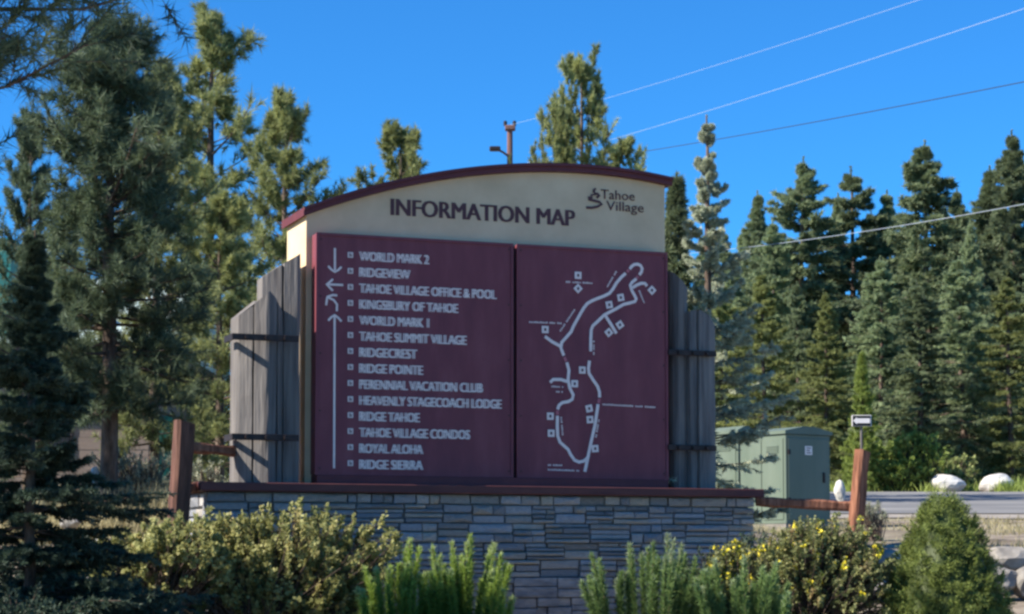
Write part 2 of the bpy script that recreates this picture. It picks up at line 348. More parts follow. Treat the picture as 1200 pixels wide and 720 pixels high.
# title and emblem on the cream body
x0, zc = uz(458.5, 242, F0); x1 = uz(673, 255, F0)[0]
text_mesh("INFORMATION MAP", x0, x1, zc-.088, .178, F0-.002, M['brown'], S, name='title_lettering', bold=0, depth=.004, twin=.009)
def on_body(l): return pxs(l, F0)
x0, zc = uz(704, 233, F0); x1 = uz(743.5, 235, F0)[0]; text_mesh("Tahoe", x0, x1, zc-.0, .105, F0-.002, M['brown'], S, name='title_lettering', bold=-.004, depth=.008)
x0, zc = uz(710.5, 246.5, F0); x1 = uz(754, 249, F0)[0]; text_mesh("Village", x0, x1, zc-.0, .105, F0-.002, M['brown'], S, name='title_lettering', bold=-.004, depth=.008)
bm = bmesh.new()
for i, (ln, wd) in enumerate((([(687,243.5),(693,243.8),(700,242.5),(705,239.5),(702,237),(696,235.5),(690,234),(689.5,232),(694,231.5)], .026),
      ([(699,232),(702,229.5),(700,227.5),(696,227.5)], .026), ([(692,229),(697,228.2)], .016), ([(695.5,226),(696,222.5),(698,221.5)], .022))):
    ribbon(bm, on_body(ln), wd, F0-.012-.001*i, F0-.001)
from_bm('emblem', bm, M['brown'], S)
# the map
roads = [[(737.8,315.6),(740,312.5),(743,310.3),(747,309.8),(750.5,311.5),(752.3,315),(751.5,319),(749,322.5)],
 [(733,320.5),(728,325),(722,332),(718,339),(714,344),(707,347.5),(700,350),(693,353),(688,356),(684,361),(681,366),(676.5,374),(672,382),(669,389),(663,396),(658,401.5),(657,408),(660.5,417)],
 [(664,425),(666.5,434),(665.5,445),(667.5,455),(671.5,463),(670.5,468),(666,470.8),(659,472),(655,475),(653.2,480)],
 [(653,487.5),(652.8,500),(653.3,511),(656,518.5),(661,523),(665.5,527),(668.5,533),(673,539.5),(678.5,541.8),(684,540.5),(688,537)],
 [(638.3,394.5),(647,401),(656.5,406)], [(644.5,448.5),(648,445),(657,445),(664.5,447.5)],
 [(745.5,327),(740.5,331),(738.3,334.5),(740,340.5),(743,346),(745.3,350.5),(744,353.5),(738,355.3),(730.5,357),(721,362.5),(708,369.3),(700,377),(694.5,382),(692.5,387),(692,398),(692,412)],
 [(690.5,423),(689.3,432),(690,438),(695,446),(700,453),(702.2,460),(702.3,466)], [(700.5,474),(697,498),(692,520),(688.5,537),(685,553)],
 [(741,337.5),(745.5,334.5),(751,332.3),(755.5,332.5),(757.8,335.5)], [(709,370),(716,381),(722,391)]]
strokes('map_roads', roads, .032, M['lettering'], MB_)
for ln in ([(661,419),(663.3,423.5)], [(653.1,481.5),(653,486)], [(702.2,467.5),(701,472.5)], [(747.5,324),(746,326.2)], [(734.5,319),(736.8,316.6)]): strokes('red_road_mark', [ln], .03, M['red_tape'], MB_)
for (a, b, dm) in ((677,323,0),(677,338.5,1),(763.5,340.5,1),(727,349,.25),(713.5,357.5,.25),(726,381,.8),(713,390,.9),(638.5,386.5,0),(682,434,0),(673,450,0),(644.5,488,0),(645.5,508,0),(690,479,.3),(691,492,.1),(697,526,.1)):
    u, z = uz(a, b); r = .052; bm = bmesh.new(); an = dm*math.pi/4 + math.pi/4
    prism(bm, [(u+r*math.cos(an+k*math.pi/2), z+r*math.sin(an+k*math.pi/2)) for k in range(4)], -.011, -.0065)
    s_ = from_bm('map_square', bm, M['lettering'], MB_)
    bm = bmesh.new(); prism(bm, [(u+.016*math.cos(an+k*math.pi/2), z+.020*math.sin(an+k*math.pi/2)) for k in range(4)], -.014, -.0115)
    from_bm('square_mark', bm, M['brown'], s_)
rg = random.Random(5)
def tiny_line(bm, a, b, h=.018):
    """a street name too small to read: a run of little raised strokes"""
    p, q = Vector(uz(*a)), Vector(uz(*b)); d = q-p; n = max(3, int(d.length/.022)); d.normalize(); nn = Vector((-d.y, d.x)); t = 0; Lg = (q-p).length
    while t < Lg:
        wd = rg.uniform(.008, .016)
        if rg.random() < .88:
            c = p + d*t; k = h*rg.uniform(.7, 1)
            prism(bm, [tuple(c), tuple(c+d*wd), tuple(c+d*wd+nn*k), tuple(c+nn*k)], -.005, -.001)
        t += wd + .006
for i, ls in enumerate([[((663,331.5),(693,333))], [((620,378.5),(657,380))], [((657,389),(674,363.5))], [((712,337),(722.5,319.5))], [((748,341),(754,355))], [((696.5,416),(696.5,401))],
           [((646,454),(659,454.6)),((648,460),(658,460.4))], [((706,475),(768,478.5))], [((642,546),(658,546.5)),((642,551.5),(678,552.8))], [((656.5,489),(658.5,510))], [((699,513),(702.5,492))]]):
    bm = bmesh.new()
    for a, b in ls: tiny_line(bm, a, b)
    from_bm('street_name', bm, M['lettering'], MB_, kind='stuff')

# hewn timbers with pointed tops either side
def timber(name, xa, xb, prof, tops, vb, vf, seed):
    """section from photo x xa..xb, prof = (fraction, forward) list, tops = (fraction, py) of the cut"""
    rr = random.Random(seed)
    ua = uz(xa, 450, vf)[0]; ue = uz(xb, 450, vf)[0]
    tf = [f for f, _ in tops]; tzv = [uz(xa+(xb-xa)*f, py, vf)[1] for f, py in tops]
    sec = []
    for f, p in prof: sec.append((f, vf-p))
    sec.append((1, vb)); sec.append((.5, vb)); sec.append((0, vb))
    bm = bmesh.new(); rings = []
    z0 = zlt+.001; NZ = 9
    for k in range(NZ):
        r_ = []
        for j, (f, v) in enumerate(sec):
            zt_ = float(np.interp(f, tf, tzv)); t = k/(NZ-1)
            r_.append(bm.verts.new((ua+(ue-ua)*f + rr.uniform(-.004, .004), v + rr.uniform(-.004, .004), z0+(zt_-z0)*t)))
        rings.append(r_)
    n = len(sec)
    for k in range(NZ-1):
        for j in range(n):
            bm.faces.new((rings[k][j], rings[k][(j+1) % n], rings[k+1][(j+1) % n], rings[k+1][j]))
    bmesh.ops.triangulate(bm, faces=[bm.faces.new(rings[-1])]); bmesh.ops.triangulate(bm, faces=[bm.faces.new(rings[0][::-1])])
    return from_bm(name, bm, M['timber'], S)
g = .035
timber('hewn_timber', 277, 331, [(0,0),(.04,.03),(.29,.10),(.31,.10-g),(.335,.115),(.55,.175),(.60,.18),(.64,.165),(.80,.10),(.83,.06),(.86,.08),(1,.0)], [(0,371),(.2,364),(.62,343),(.8,352),(1,366)], .36, .10, 1)
timber('hewn_timber', 307, 350, [(0,0),(.2,.03),(.46,.075),(.50,.03),(.54,.08),(.86,.115),(.95,.10),(1,.03)], [(0,325),(.3,316),(.9,300),(.96,298.5),(1,304)], .42, .17, 2)
timber('hewn_timber', 784.5, 806, [(0,.0),(.08,.05),(.3,.09),(.6,.085),(.9,.04),(1,.0)], [(0,318),(.5,330),(1,340)], .44, .17, 3)
timber('hewn_timber', 804, 839, [(0,-.03),(.05,.06),(.22,.10),(.26,.06),(.30,.11),(.6,.12),(.85,.07),(1,-.02)], [(0,366),(.3,364),(.6,371),(1,386)], .36, .12, 4)
def strap(xa, xb, pya, pyb, v):
    ua, z1 = uz(xa, pya, v); ue, _ = uz(xb, pya, v); z2 = uz(xa, pyb, v)[1]
    bm = bmesh.new(); h = (z1-z2)/2; mid = (z1+z2)/2; uw = ue-ua
    box(bm, ua, ue, v, v+.02, mid-h, mid+h, .003)
    box(bm, ua, ua+.02, v+.02, v+.35, mid-h, mid+h)
    s_ = from_bm('steel_strap', bm, M['steel'], S)
    for f in (.22, .52, .8):
        bm = bmesh.new(); c = ua+uw*f; tube(bm, [(c, v-.03, mid), (c, v+.0, mid)], .024, 6); from_bm('bolt', bm, M['steel'], s_)
for ya in (390.5, 508): strap(272, 350.5, ya, ya+7.5, -.115)
for ya in (409.5, 521): strap(783.5, 840, ya, ya+6.5, -.035)

# ---------------------------------------------------------------- stone wall
W_ = empty('stone_wall', (O.x, O.y, O.z), TH, label='long low wall of dark stacked ledge stone with a maroon board on top, under the sign', cat='wall')
WF = -.10
wu0 = uz(242, 600, WF)[0]; wu1 = uz(884, 600, WF)[0]; lu0 = uz(235, 570, -.2)[0]; lu1 = uz(896, 580, -.2)[0]
bm = bmesh.new(); box(bm, lu0, lu1, -.2, 1.15, zlb, zlt, .008); from_bm('ledge_board', bm, M['ledge'], W_)
bm = bmesh.new(); box(bm, wu0+.05, wu1-.05, WF+.05, 1.05, zlb-1.75, zlb-.001); from_bm('wall_core', bm, M['mortar'], W_)
rs = random.Random(11)
def stone_mesh(k):
    rr = random.Random(100+k); bm = bmesh.new()
    c = [(-.5,-.5),(-.5,.5),(.5,.5),(.5,-.5)]
    q = rr.uniform(.02, .06)
    ring1 = [bm.verts.new((x+rr.uniform(-.02,.02), .0, z+rr.uniform(-.06,.06))) for x, z in c]
    ring2 = [bm.verts.new((x*(1-q)+rr.uniform(-.02,.02), -1+rr.uniform(-.12,.12), z*.82+rr.uniform(-.07,.07))) for x, z in c]
    mid = bm.verts.new((rr.uniform(-.25,.25), -1.25+rr.uniform(-.25,.1), rr.uniform(-.15,.15)))
    back = [bm.verts.new((x, 3, z)) for x, z in c]
    for i in range(4):
        j = (i+1) % 4
        bm.faces.new((ring1[i], ring1[j], ring2[j], ring2[i])); bm.faces.new((ring2[i], ring2[j], mid)); bm.faces.new((back[i], back[j], ring1[j], ring1[i]))
    bmesh.ops.recalc_face_normals(bm, faces=bm.faces)
    me = bpy.data.meshes.new('stone'); bm.to_mesh(me); bm.free(); me.materials.append(M['stone']); return me
SM = [stone_mesh(k) for k in range(14)]
z = zlb - .004; ns = 0; row = 0
extra = []
def put_stone(u0, u1, z1, z0):
    global ns
    if ns >= 298:
        extra.append((u0, u1, z1, z0)); return
    o = link('stone', SM[rs.randrange(14)], None, W_); wd = u1-u0; h = z1-z0
    o.location = ((u0+u1)/2, WF+.04, (z0+z1)/2); o.scale = (max(.04, wd-.006)*rs.choice([1, -1]), .036+rs.uniform(-.016, .024), (h-.005)*rs.choice([1, -1])); ns += 1
while z > zlb-1.4:
    h = rs.uniform(.17, .22) if row else .10
    u = wu0 + rs.uniform(-.02, .02)
    while u < wu1-.03:
        bw = min(rs.uniform(.22, .5), wu1-u)
        if wu1-u-bw < .2: bw = wu1-u
        ly = rs.choice([2, 3, 3, 4]) if row else 1; cuts = sorted([0, 1]+[(k+rs.uniform(-.22, .22))/ly for k in range(1, ly)])
        for k in range(len(cuts)-1):
            za = z-h*cuts[k]; zb_ = z-h*cuts[k+1]
            if rs.random() < .35: c = u+bw*rs.uniform(.3, .7); put_stone(u, c, za, zb_); put_stone(c, u+bw, za, zb_)
            else: put_stone(u, u+bw, za, zb_)
        u += bw
    z -= h; row += 1
if extra:
    bm = bmesh.new()
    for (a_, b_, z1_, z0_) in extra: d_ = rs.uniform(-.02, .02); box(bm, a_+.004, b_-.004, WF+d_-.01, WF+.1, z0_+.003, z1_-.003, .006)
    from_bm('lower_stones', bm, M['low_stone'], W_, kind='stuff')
# side stones on the left end, lit by the sun
z = zlb-.004
for k in range(9):
    h = .15 if k == 0 else rs.choice([.085, .1, .12]); v = WF+.06
    while v < 1.0 and ns < 330:
        wd = min(rs.uniform(.25, .5), 1.04-v); o = link('end_stone', SM[rs.randrange(14)], None, W_)
        o.rotation_euler = (0, 0, -math.pi/2); o.location = (wu0+.045, v+wd/2, z-h/2); o.scale = (wd-.012, .04+rs.uniform(-.01, .01), h-.01); v += wd+.001
    z -= h

# ---------------------------------------------------------------- rail fences
def hewn_post(name, pb, pt, wd, dp, parent, rz, m=M['post'], seed=0):
    rr = random.Random(seed); bm = bmesh.new(); rings = []
    pb = Vector(pb); pt = Vector(pt); a = Vector((math.cos(rz), math.sin(rz), 0)); b = Vector((-math.sin(rz), math.cos(rz), 0)); N = 8
    for k in range(N):
        c = pb.lerp(pt, k/(N-1)); r_ = []
        for i, (s, t) in enumerate(((-1,-.7),(-.7,-1),(.7,-1),(1,-.7),(1,.7),(.7,1),(-.7,1),(-1,.7))):
            zz = -.02*s if k == N-1 else 0
            r_.append(bm.verts.new(c + a*(s*wd/2+rr.uniform(-.006,.006)) + b*(t*dp/2+rr.uniform(-.006,.006)) + Vector((0,0,zz))))
        rings.append(r_)
    for k in range(N-1):
        for j in range(8): bm.faces.new((rings[k][j], rings[k][(j+1)%8], rings[k+1][(j+1)%8], rings[k+1][j]))
    bm.faces.new(rings[-1]); bm.faces.new(rings[0][::-1])
    return from_bm(name, bm, m, parent)
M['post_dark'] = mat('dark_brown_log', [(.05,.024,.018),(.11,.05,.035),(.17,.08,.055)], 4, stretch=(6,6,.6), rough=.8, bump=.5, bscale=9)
FL = empty('rail_fence', (0,0,0), 0, label='dark brown log post with two rails at the left end of the stone wall', cat='fence')
pb = at(203, 665, 19.4); pt = at(216, 495, 19.35)
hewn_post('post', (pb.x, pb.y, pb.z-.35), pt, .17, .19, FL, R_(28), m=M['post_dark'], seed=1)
def rail(name, p, q, h, d, parent, seed):
    rr = random.Random(seed); p = Vector(p); q = Vector(q); dr = (q-p).normalized(); sd = Vector((0,0,1)).cross(dr).normalized(); bm = bmesh.new(); rings = []
    for k in range(7):
        c = p.lerp(q, k/6); rings.append([bm.verts.new(c + sd*(s*d/2+rr.uniform(-.006,.006)) + Vector((0,0,1))*(t*h/2+rr.uniform(-.007,.007))) for s, t in ((-1,-.6),(-.6,-1),(.6,-1),(1,-.6),(1,.6),(.6,1),(-.6,1),(-1,.6))])
    for k in range(6):
        for j in range(8): bm.faces.new((rings[k][j], rings[k][(j+1)%8], rings[k+1][(j+1)%8], rings[k+1][j]))
    bm.faces.new(rings[-1]); bm.faces.new(rings[0][::-1])
    return from_bm(name, bm, M['post'], parent)
rail('rail', at(219, 524, 19.42), at(284, 530, 19.95), .10, .09, FL, 3)
rail('rail', at(213, 574, 19.42), at(240, 570, 19.72), .10, .09, FL, 4)
FR = empty('rail_fence', (0,0,0), 0, label='sunlit red brown log post with one rail at the right end of the stone wall', cat='fence')
pb = at(996, 645, 21.75); pt = at(1010.5, 529, 21.75)
hewn_post('post', (pb.x, pb.y, pb.z-.4), pt, .135, .13, FR, R_(34), seed=2)
rail('rail', at(886, 588, 21.75), at(1003, 594, 21.8), .105, .09, FR, 5)

# ---------------------------------------------------------------- foliage machinery
def rot_rand(rng, n):
    v = rng.normal(size=(n, 3)); return v/np.linalg.norm(v, axis=1, keepdims=True)
def nrm(a): return a/np.maximum(np.linalg.norm(a, axis=-1, keepdims=True), 1e-9)
def blades(P, D, Ln, Wd, rng, tint, diamond=False):
    n = len(P); s = nrm(np.cross(D, rot_rand(rng, n))); Ln = np.broadcast_to(Ln, n)[:, None]; Wd = np.broadcast_to(Wd, n)[:, None]
    if diamond:
        nn = np.cross(D, s)
        v = np.stack([P, P+D*Ln*.5+s*Wd/2+nn*Wd*.1, P+D*Ln, P+D*Ln*.5-s*Wd/2+nn*Wd*.1], 1).reshape(-1, 3)
        return v, np.arange(4*n).reshape(n, 4), np.repeat(tint, 4)
    v = np.stack([P-s*Wd/2, P+s*Wd/2, P+D*Ln], 1).reshape(-1, 3)
    return v, np.arange(3*n).reshape(n, 3), np.repeat(tint, 3)
def tubes_np(A, rad, sides=3):
    """A (n,k,3) polylines, rad (n,k)"""
    n, k, _ = A.shape; T = nrm(np.gradient(A, axis=1)); up = np.zeros_like(T); up[..., 2] = 1; up[np.abs(T[..., 2]) > .95] = (1, 0, 0)
    a = nrm(np.cross(T, up)); b = np.cross(T, a); ang = np.arange(sides)*2*np.pi/sides
    V_ = A[:, :, None, :] + (a[:, :, None, :]*np.cos(ang)[None, None, :, None] + b[:, :, None, :]*np.sin(ang)[None, None, :, None])*rad[:, :, None, None]
    idx = np.arange(n*k*sides).reshape(n, k, sides); i0 = idx[:, :-1]; i1 = idx[:, 1:]
    q = np.stack([i0, np.roll(i0, -1, 2), np.roll(i1, -1, 2), i1], -1).reshape(-1, 4)
    return V_.reshape(-1, 3), q
def conifer(seed, H, R, cb, nb, m, k, nl, nw, style='fir', trunk_r=.12, elev=(-8, 45), droop=.25, upturn=.15, twig=.34, irregular=.25, gaps=0, lean=0.0, prof_pow=.8, whorl=0, twig_sz=1.0, top_r=.0, rmin=.12, kink=0):
    rng = np.random.default_rng(seed)
    # trunk
    nz = 14; zz = np.linspace(-.25, H, nz); wob = np.cumsum(rng.normal(size=(nz, 2))*.006*H/3, 0); wob[:2] = 0
    tx = lambda h: np.stack([np.interp(h, zz, wob[:, 0]) + lean*(h/H)**2, np.interp(h, zz, wob[:, 1]), h], -1)
    tp_ = tx(zz)[None]; tr = (trunk_r*(1-np.clip(zz/H, 0, 1))**.75 + .008)[None]
    tv, tq = tubes_np(tp_, tr, 9)
    f = np.linspace(0, 1, nb)**.9*.985
    if whorl: f = np.clip(np.round(f*whorl)/whorl + rng.normal(size=nb)*.16/whorl, 0, .99)
    f = np.clip(f + rng.normal(size=nb)*.008, 0, .99)
    top_ = f > .975; f = np.where(top_, rng.uniform(.72, .975, nb), f)
    hb = cb + (H-cb)*f
    az = np.arange(nb)*2.39996 + rng.normal(size=nb)*.35
    if style == 'fir': pr = (1-f)**prof_pow*(.55+.45*np.minimum(1, f*6+.3))*np.clip((1-f)/.10, .25, 1)**.6
    else: pr = np.sin(np.pi*np.clip(f*.80+.20, 0, 1))**.62*(1-.25*f)
    lob = 1 + irregular*np.sin(az*2+seed+f*9)*.6 + irregular*np.sin(f*31+seed*1.7+az)*.7
    Lb = np.maximum(R*pr*lob*rng.uniform(.55, 1.12, nb), rmin*(1-f*.6))
    if gaps: keep = rng.random(nb) > gaps; hb, az, Lb, f = hb[keep], az[keep], Lb[keep], f[keep]; nb = len(f)
    e = np.radians(elev[0] + (elev[1]-elev[0])*f**1.3 + rng.normal(size=nb)*7)
    hd = np.stack([np.cos(az), np.sin(az), np.zeros(nb)], -1)
    def pt(t):  # t (nb, q)
        r = Lb[:, None]*t
        base = tx(hb)[:, None, :]
        out = base + hd[:, None, :]*(r*np.cos(e)[:, None])[..., None]
        out[..., 2] += r*np.sin(e)[:, None] - droop*Lb[:, None]*t**2 + upturn*Lb[:, None]*t**3
        return out
    ts = np.linspace(0, 1, 5)[None].repeat(nb, 0)
    lv, lq = tubes_np(pt(ts), (.004+trunk_r*.16*(Lb/R)[:, None]*(1-ts*.9)), 3)
    # twigs
    t0 = .18 if style == 'fir' else .38
    t = np.sort(rng.uniform(t0, 1.0, (nb, m)), 1); P = pt(t); Tn = nrm(pt(np.minimum(t+.03, 1.03))-pt(t-.03))
    sd = np.cross(Tn, np.array([0, 0, 1.]));  sd = nrm(sd)
    sgn = np.where(np.arange(m) % 2 == 0, 1, -1)[None, :, None]
    if style == 'fir':
        D = Tn*.75 + sd*sgn*rng.uniform(.4, 1, (nb, m, 1)) + rng.normal(size=(nb, m, 3))*.13; D[..., 2] -= rng.uniform(0, .35, (nb, m))
        tl = twig*Lb[:, None]*(1.05-t*.75)*rng.uniform(.6, 1.15, (nb, m)) + .05*twig_sz*(1-f[:, None]*.6)
    else:
        D = Tn*.7 + rng.normal(size=(nb, m, 3))*.55; D[..., 2] += rng.uniform(.1, .7, (nb, m))
        tl = (twig*Lb[:, None]*.5 + .12*twig_sz)*rng.uniform(.5, 1.2, (nb, m))
    D = nrm(D); P = P.reshape(-1, 3); D = D.reshape(-1, 3); tl = tl.ravel()
    # terminal leader twigs near the top
    nt_ = len(P); tw = np.stack([P, P+D*tl[:, None]*.5, P+D*tl[:, None]], 1)
    wv, wq = tubes_np(tw, np.full((nt_, 3), .0035*max(1, twig_sz))*np.array([[1, .8, .5]]), 3)
    tint = np.clip(rng.normal(.5, .17, nt_), 0, 1)
    # needles
    s = rng.uniform(.0 if style == 'fir' else .25, 1.0, (nt_, k))
    NP = (P[:, None, :] + D[:, None, :]*(tl[:, None]*s)[..., None]).reshape(-1, 3)
    spread = .75 if style == 'fir' else .85
    ND = nrm(D[:, None, :].repeat(k, 1).reshape(-1, 3)*.75 + rot_rand(rng, nt_*k)*spread)
    tn = np.repeat(tint, k) + rng.normal(size=nt_*k)*.08 + (s.ravel()-.6)*.25
    nlv = nl*rng.uniform(.65, 1.15, nt_*k)
    # leader needles
    q = 200; hz = rng.uniform(.88, 1.0, q); Pl = tx(H*hz); Dl = nrm(rot_rand(rng, q)*.8+np.array([0, 0, .8]))
    NP = np.concatenate([NP, Pl]); ND = np.concatenate([ND, Dl]); nlv = np.concatenate([nlv, np.full(q, nl*(.45 if style == 'fir' else .8))]); tn = np.concatenate([tn, np.full(q, .55)])
    v, tr_, ti = blades(NP, ND, nlv, nw, rng, tn)
    crown = mesh_np('crown', v, tr_, ti)
    off1 = len(tv); off2 = off1+len(lv)
    wood = mesh_np('trunk', np.concatenate([tv, lv, wv]), np.concatenate([tq, lq+off1, wq+off2]))
    wood.materials.append(M['bark'])
    return crown, wood
def tree_obj(name, protos, leaf, loc, s, rz, label, cat, group=None, sxy=None):
    crown, wood = protos
    key = crown.name + leaf.name
    if not crown.materials: crown.materials.append(leaf); cm = crown
    elif crown.materials[0] != leaf:
        cm = _cm.get(key)
        if cm is None: cm = crown.copy(); cm.materials.clear(); cm.materials.append(leaf); _cm[key] = cm
    else: cm = crown
    t = empty(name, loc, rz, label=label, cat=cat, group=group); sx = sxy if sxy else s; t.scale = (sx, sx, s)
    link('crown', cm, None, t); link('trunk', wood, None, t)
    return t
_cm = {}
#   prototypes (heights in metres; scaled on placing)
P_pineA = conifer(1, 10, 1.75, 1.4, 120, 18, 34, .20, .020, 'pine', .15, (0, 40), .12, .22, .32, .5, .16, whorl=26)
P_pineB = conifer(2, 8, 1.55, .8, 125, 18, 34, .18, .020, 'pine', .13, (0, 42), .12, .22, .36, .45, .12, whorl=24)
P_pineC = conifer(3, 7, 1.55, .6, 62, 15, 66, .13, .018, 'pine', .10, (0, 36), -.05, .45, .32, .42, .05, whorl=13)
P_big = conifer(4, 6.0, 1.2, 1.35, 190, 20, 40, .15, .012, 'pine', .12, (-8, 42), .16, .22, .34, .42, .0, whorl=28)
P_firs = [conifer(10+i, 15, rr, cb, 230, 20, 24, .24, .055, 'fir', .20, (-14, 24), .20, .16, .36, irr, gp, prof_pow=pw, whorl=wh, twig_sz=1.4, rmin=.22)
          for i, (rr, cb, irr, gp, pw, wh) in enumerate(((3.5, .8, .38, .05, .80, 24), (2.8, 1.5, .5, .12, .62, 18), (3.8, .6, .38, .05, .66, 22), (2.5, 1.0, .42, .08, .9, 24), (3.2, .8, .55, .2, .7, 16)))]
P_young = conifer(20, 5, 1.0, .2, 110, 14, 24, .16, .03, 'fir', .07, (5, 50), .15, .15, .35, .2, .0, prof_pow=.8)
P_blue = conifer(31, 4.4, 1.2, .25, 125, 24, 60, .045, .012, 'fir', .055, (2, 38), .10, .16, .30, .36, .04, prof_pow=1.25, whorl=15, rmin=.13)
P_front = conifer(32, 4.1, 1.3, .0, 210, 30, 60, .06, .015, 'fir', .05, (0, 38), .30, .20, .42, .45, .16, prof_pow=1.2, whorl=24)
P_near = conifer(33, 8, 2.25, 3.0, 120, 20, 80, .17, .010, 'pine', .14, (0, 42), .1, .3, .45, .3, .0, whorl=18)

def place(name, protos, leaf, px, ty, Y, H0, label, cat, group=None, rz=0, wide=1.0, sink=.1):
    p = at(px, ty, Y); z0 = tz(p.x, Y) - sink; s = (p.z - z0)/H0
    return tree_obj(name, protos, leaf, (p.x, Y, z0), s, rz, label, cat, group, sxy=s*wide)
LG = 'pines left of the sign'
place('pine_tree', P_big, L['pine_dark'], 135, 34, 24, 6.0, 'big dark pine with a bare lower trunk, behind the left log post', 'tree', LG, 2.1, .92)
place('pine_tree', P_pineB, L['pine'], 184, 78, 29.5, 8, 'yellow green pine crown showing just right behind the big dark pine', 'tree', LG, .6, .78)
place('pine_tree', P_pineA, L['pine'], 250, 14, 42, 10, 'tallest open sunlit pine standing free against the sky left of the sign', 'tree', LG, 1.2, .98)
place('pine_tree', P_pineB, L['pine'], 338, 116, 40, 8, 'shorter pine rising just behind the left corner of the arched sign', 'tree', LG, 3.3, .85)
place('pine_tree', P_pineB, L['pine'], 262, 235, 33, 8, 'low bright pine filling the space beside the grey hewn timbers', 'tree', LG, 4.4, 1.0)
BG = 'pines behind the sign'
place('pine_tree', P_pineC, L['pine'], 470, 150, 46, 7, 'bushy pine top peeking over the left half of the arched cap', 'tree', BG, 3.4, .95)
place('pine_tree', P_pineC, L['pine'], 681, 66, 44, 7, 'slender pine with upturned boughs above the middle right of the arched cap', 'tree', BG, 2.0, .64)
place('pine_tree', P_pineC, L['pine'], 726, 163, 46, 7, 'small round pine top right of the slender pine over the cap', 'tree', BG, 5.0, .8)
place('pine_tree', P_pineC, L['pine'], 655, 120, 43, 7, 'short pine leaning against the slender pine on its left over the cap', 'tree', BG, 1.0, .55)
place('fir_tree', P_young, L['fir'], 793, 204, 23.9, 5, 'dark conifer top hugging the right end of the arched cap', 'tree', BG, 1.0, .75)
# near ones
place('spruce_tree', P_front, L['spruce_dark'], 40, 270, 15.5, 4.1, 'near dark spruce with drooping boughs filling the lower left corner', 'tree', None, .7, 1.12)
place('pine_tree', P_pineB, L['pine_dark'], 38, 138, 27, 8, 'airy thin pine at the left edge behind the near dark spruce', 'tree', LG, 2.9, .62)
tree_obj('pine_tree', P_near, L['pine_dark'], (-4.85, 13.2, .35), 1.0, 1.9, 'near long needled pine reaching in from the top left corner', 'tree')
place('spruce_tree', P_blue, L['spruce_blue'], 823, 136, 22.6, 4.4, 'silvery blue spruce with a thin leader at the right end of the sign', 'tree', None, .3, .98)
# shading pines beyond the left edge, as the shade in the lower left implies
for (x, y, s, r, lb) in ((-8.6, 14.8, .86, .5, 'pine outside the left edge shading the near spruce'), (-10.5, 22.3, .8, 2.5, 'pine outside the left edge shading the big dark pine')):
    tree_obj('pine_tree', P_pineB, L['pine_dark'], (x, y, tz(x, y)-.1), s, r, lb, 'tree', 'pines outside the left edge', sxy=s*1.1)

# ---------------------------------------------------------------- firs beyond the road
FG = 'conifers beyond the road'
firs = [ # px, top y, Y, proto, leaf, wide, label
 (880, 224, 92, 3, 'fir', 1.01, 'slim distant fir standing alone just right of the silvery spruce'),
 (938, 184, 78, 1, 'fir', 1.07, 'tall ragged fir with a flat tuft at its tip right of the lone slim fir'),
 (1000, 195, 80, 4, 'fir', 1.20, 'fir with a sparse reddish tip in the middle of the row beyond the road'),
 (978, 228, 84, 3, 'fir', 1.01, 'thin fir touching the left side of the sparse tipped fir'),
 (1086, 164, 74, 2, 'fir', 1.13, 'broadest tall fir with a tufted head above the right boulders'),
 (1046, 222, 80, 3, 'fir', 1.15, 'small fir top on the left shoulder of the broadest tall fir'),
 (1122, 220, 82, 0, 'fir', 0.86, 'shorter fir just right of the broadest tall fir'),
 (1150, 196, 80, 3, 'fir', 1.30, 'pointed fir between the broadest fir and the right edge'),
 (1183, 154, 72, 0, 'fir', 0.89, 'tallest fir near the right edge with grey bare twigs'),
 (1203, 176, 76, 3, 'fir', 1.44, 'fir cut by the right edge beside the tallest one'),
 (908, 258, 76, 0, 'fir', 1.01, 'mid height fir left below the ragged fir'),
 (862, 300, 72, 0, 'fir', 0.95, 'low fir behind the silvery spruce on its right'),
 (895, 318, 60, 2, 'fir_y', 1.01, 'olive green fir behind the pale green cabinets'),
 (966, 342, 58, 0, 'fir_y', 1.07, 'bright green layered fir above the dark cabinet front'),
 (1030, 300, 66, 2, 'fir', 1.01, 'dark fir below the sparse tipped fir'),
 (1125, 300, 62, 2, 'fir', 1.15, 'deep shadowed fir above the left white boulder'),
 (1180, 318, 60, 4, 'fir_y', 1.08, 'open olive fir above the right white boulder'),
 (1232, 250, 64, 0, 'fir', 1.15, 'fir standing mostly beyond the right edge'),
 (1075, 330, 60, 1, 'fir', 1.30, 'ragged fir above the yellow green bushes'),
 (935, 330, 70, 2, 'fir', 0.88, 'shadowed fir filling the row behind the dark cabinet'),
 (1058, 262, 86, 0, 'fir', .9, 'half hidden fir spire left behind the broadest tall fir'),
 (1108, 246, 88, 3, 'fir', 1.0, 'thin spire just right behind the broadest tall fir'),
 (1020, 244, 88, 1, 'fir', .8, 'ragged spire right behind the sparse tipped fir'),
 (956, 250, 88, 4, 'fir', .8, 'ragged spire filling the gap right of the flat tufted fir'),
 (1166, 222, 84, 1, 'fir', .9, 'ragged spire left of the tallest fir near the right edge'),
 (925, 290, 84, 2, 'fir', .8, 'dim fir left behind the flat tufted fir'),
 (1138, 258, 68, 0, 'fir', .7, 'greener fir low between the right edge firs and the broadest one'),
 (845, 268, 80, 0, 'fir', .7, 'dim fir close to the right side of the silvery spruce'),
 (848, 330, 64, 1, 'fir_y', 1.01, 'olive fir showing beside the right grey timber'),
]
for i, (px, ty, Y, k, lf, wd, lb) in enumerate(firs):
    nm = 'fir_tree'
    place(nm, P_firs[k], L[lf], px, ty, Y, 15, lb, 'tree', FG, rz=i*1.7, wide=wd)
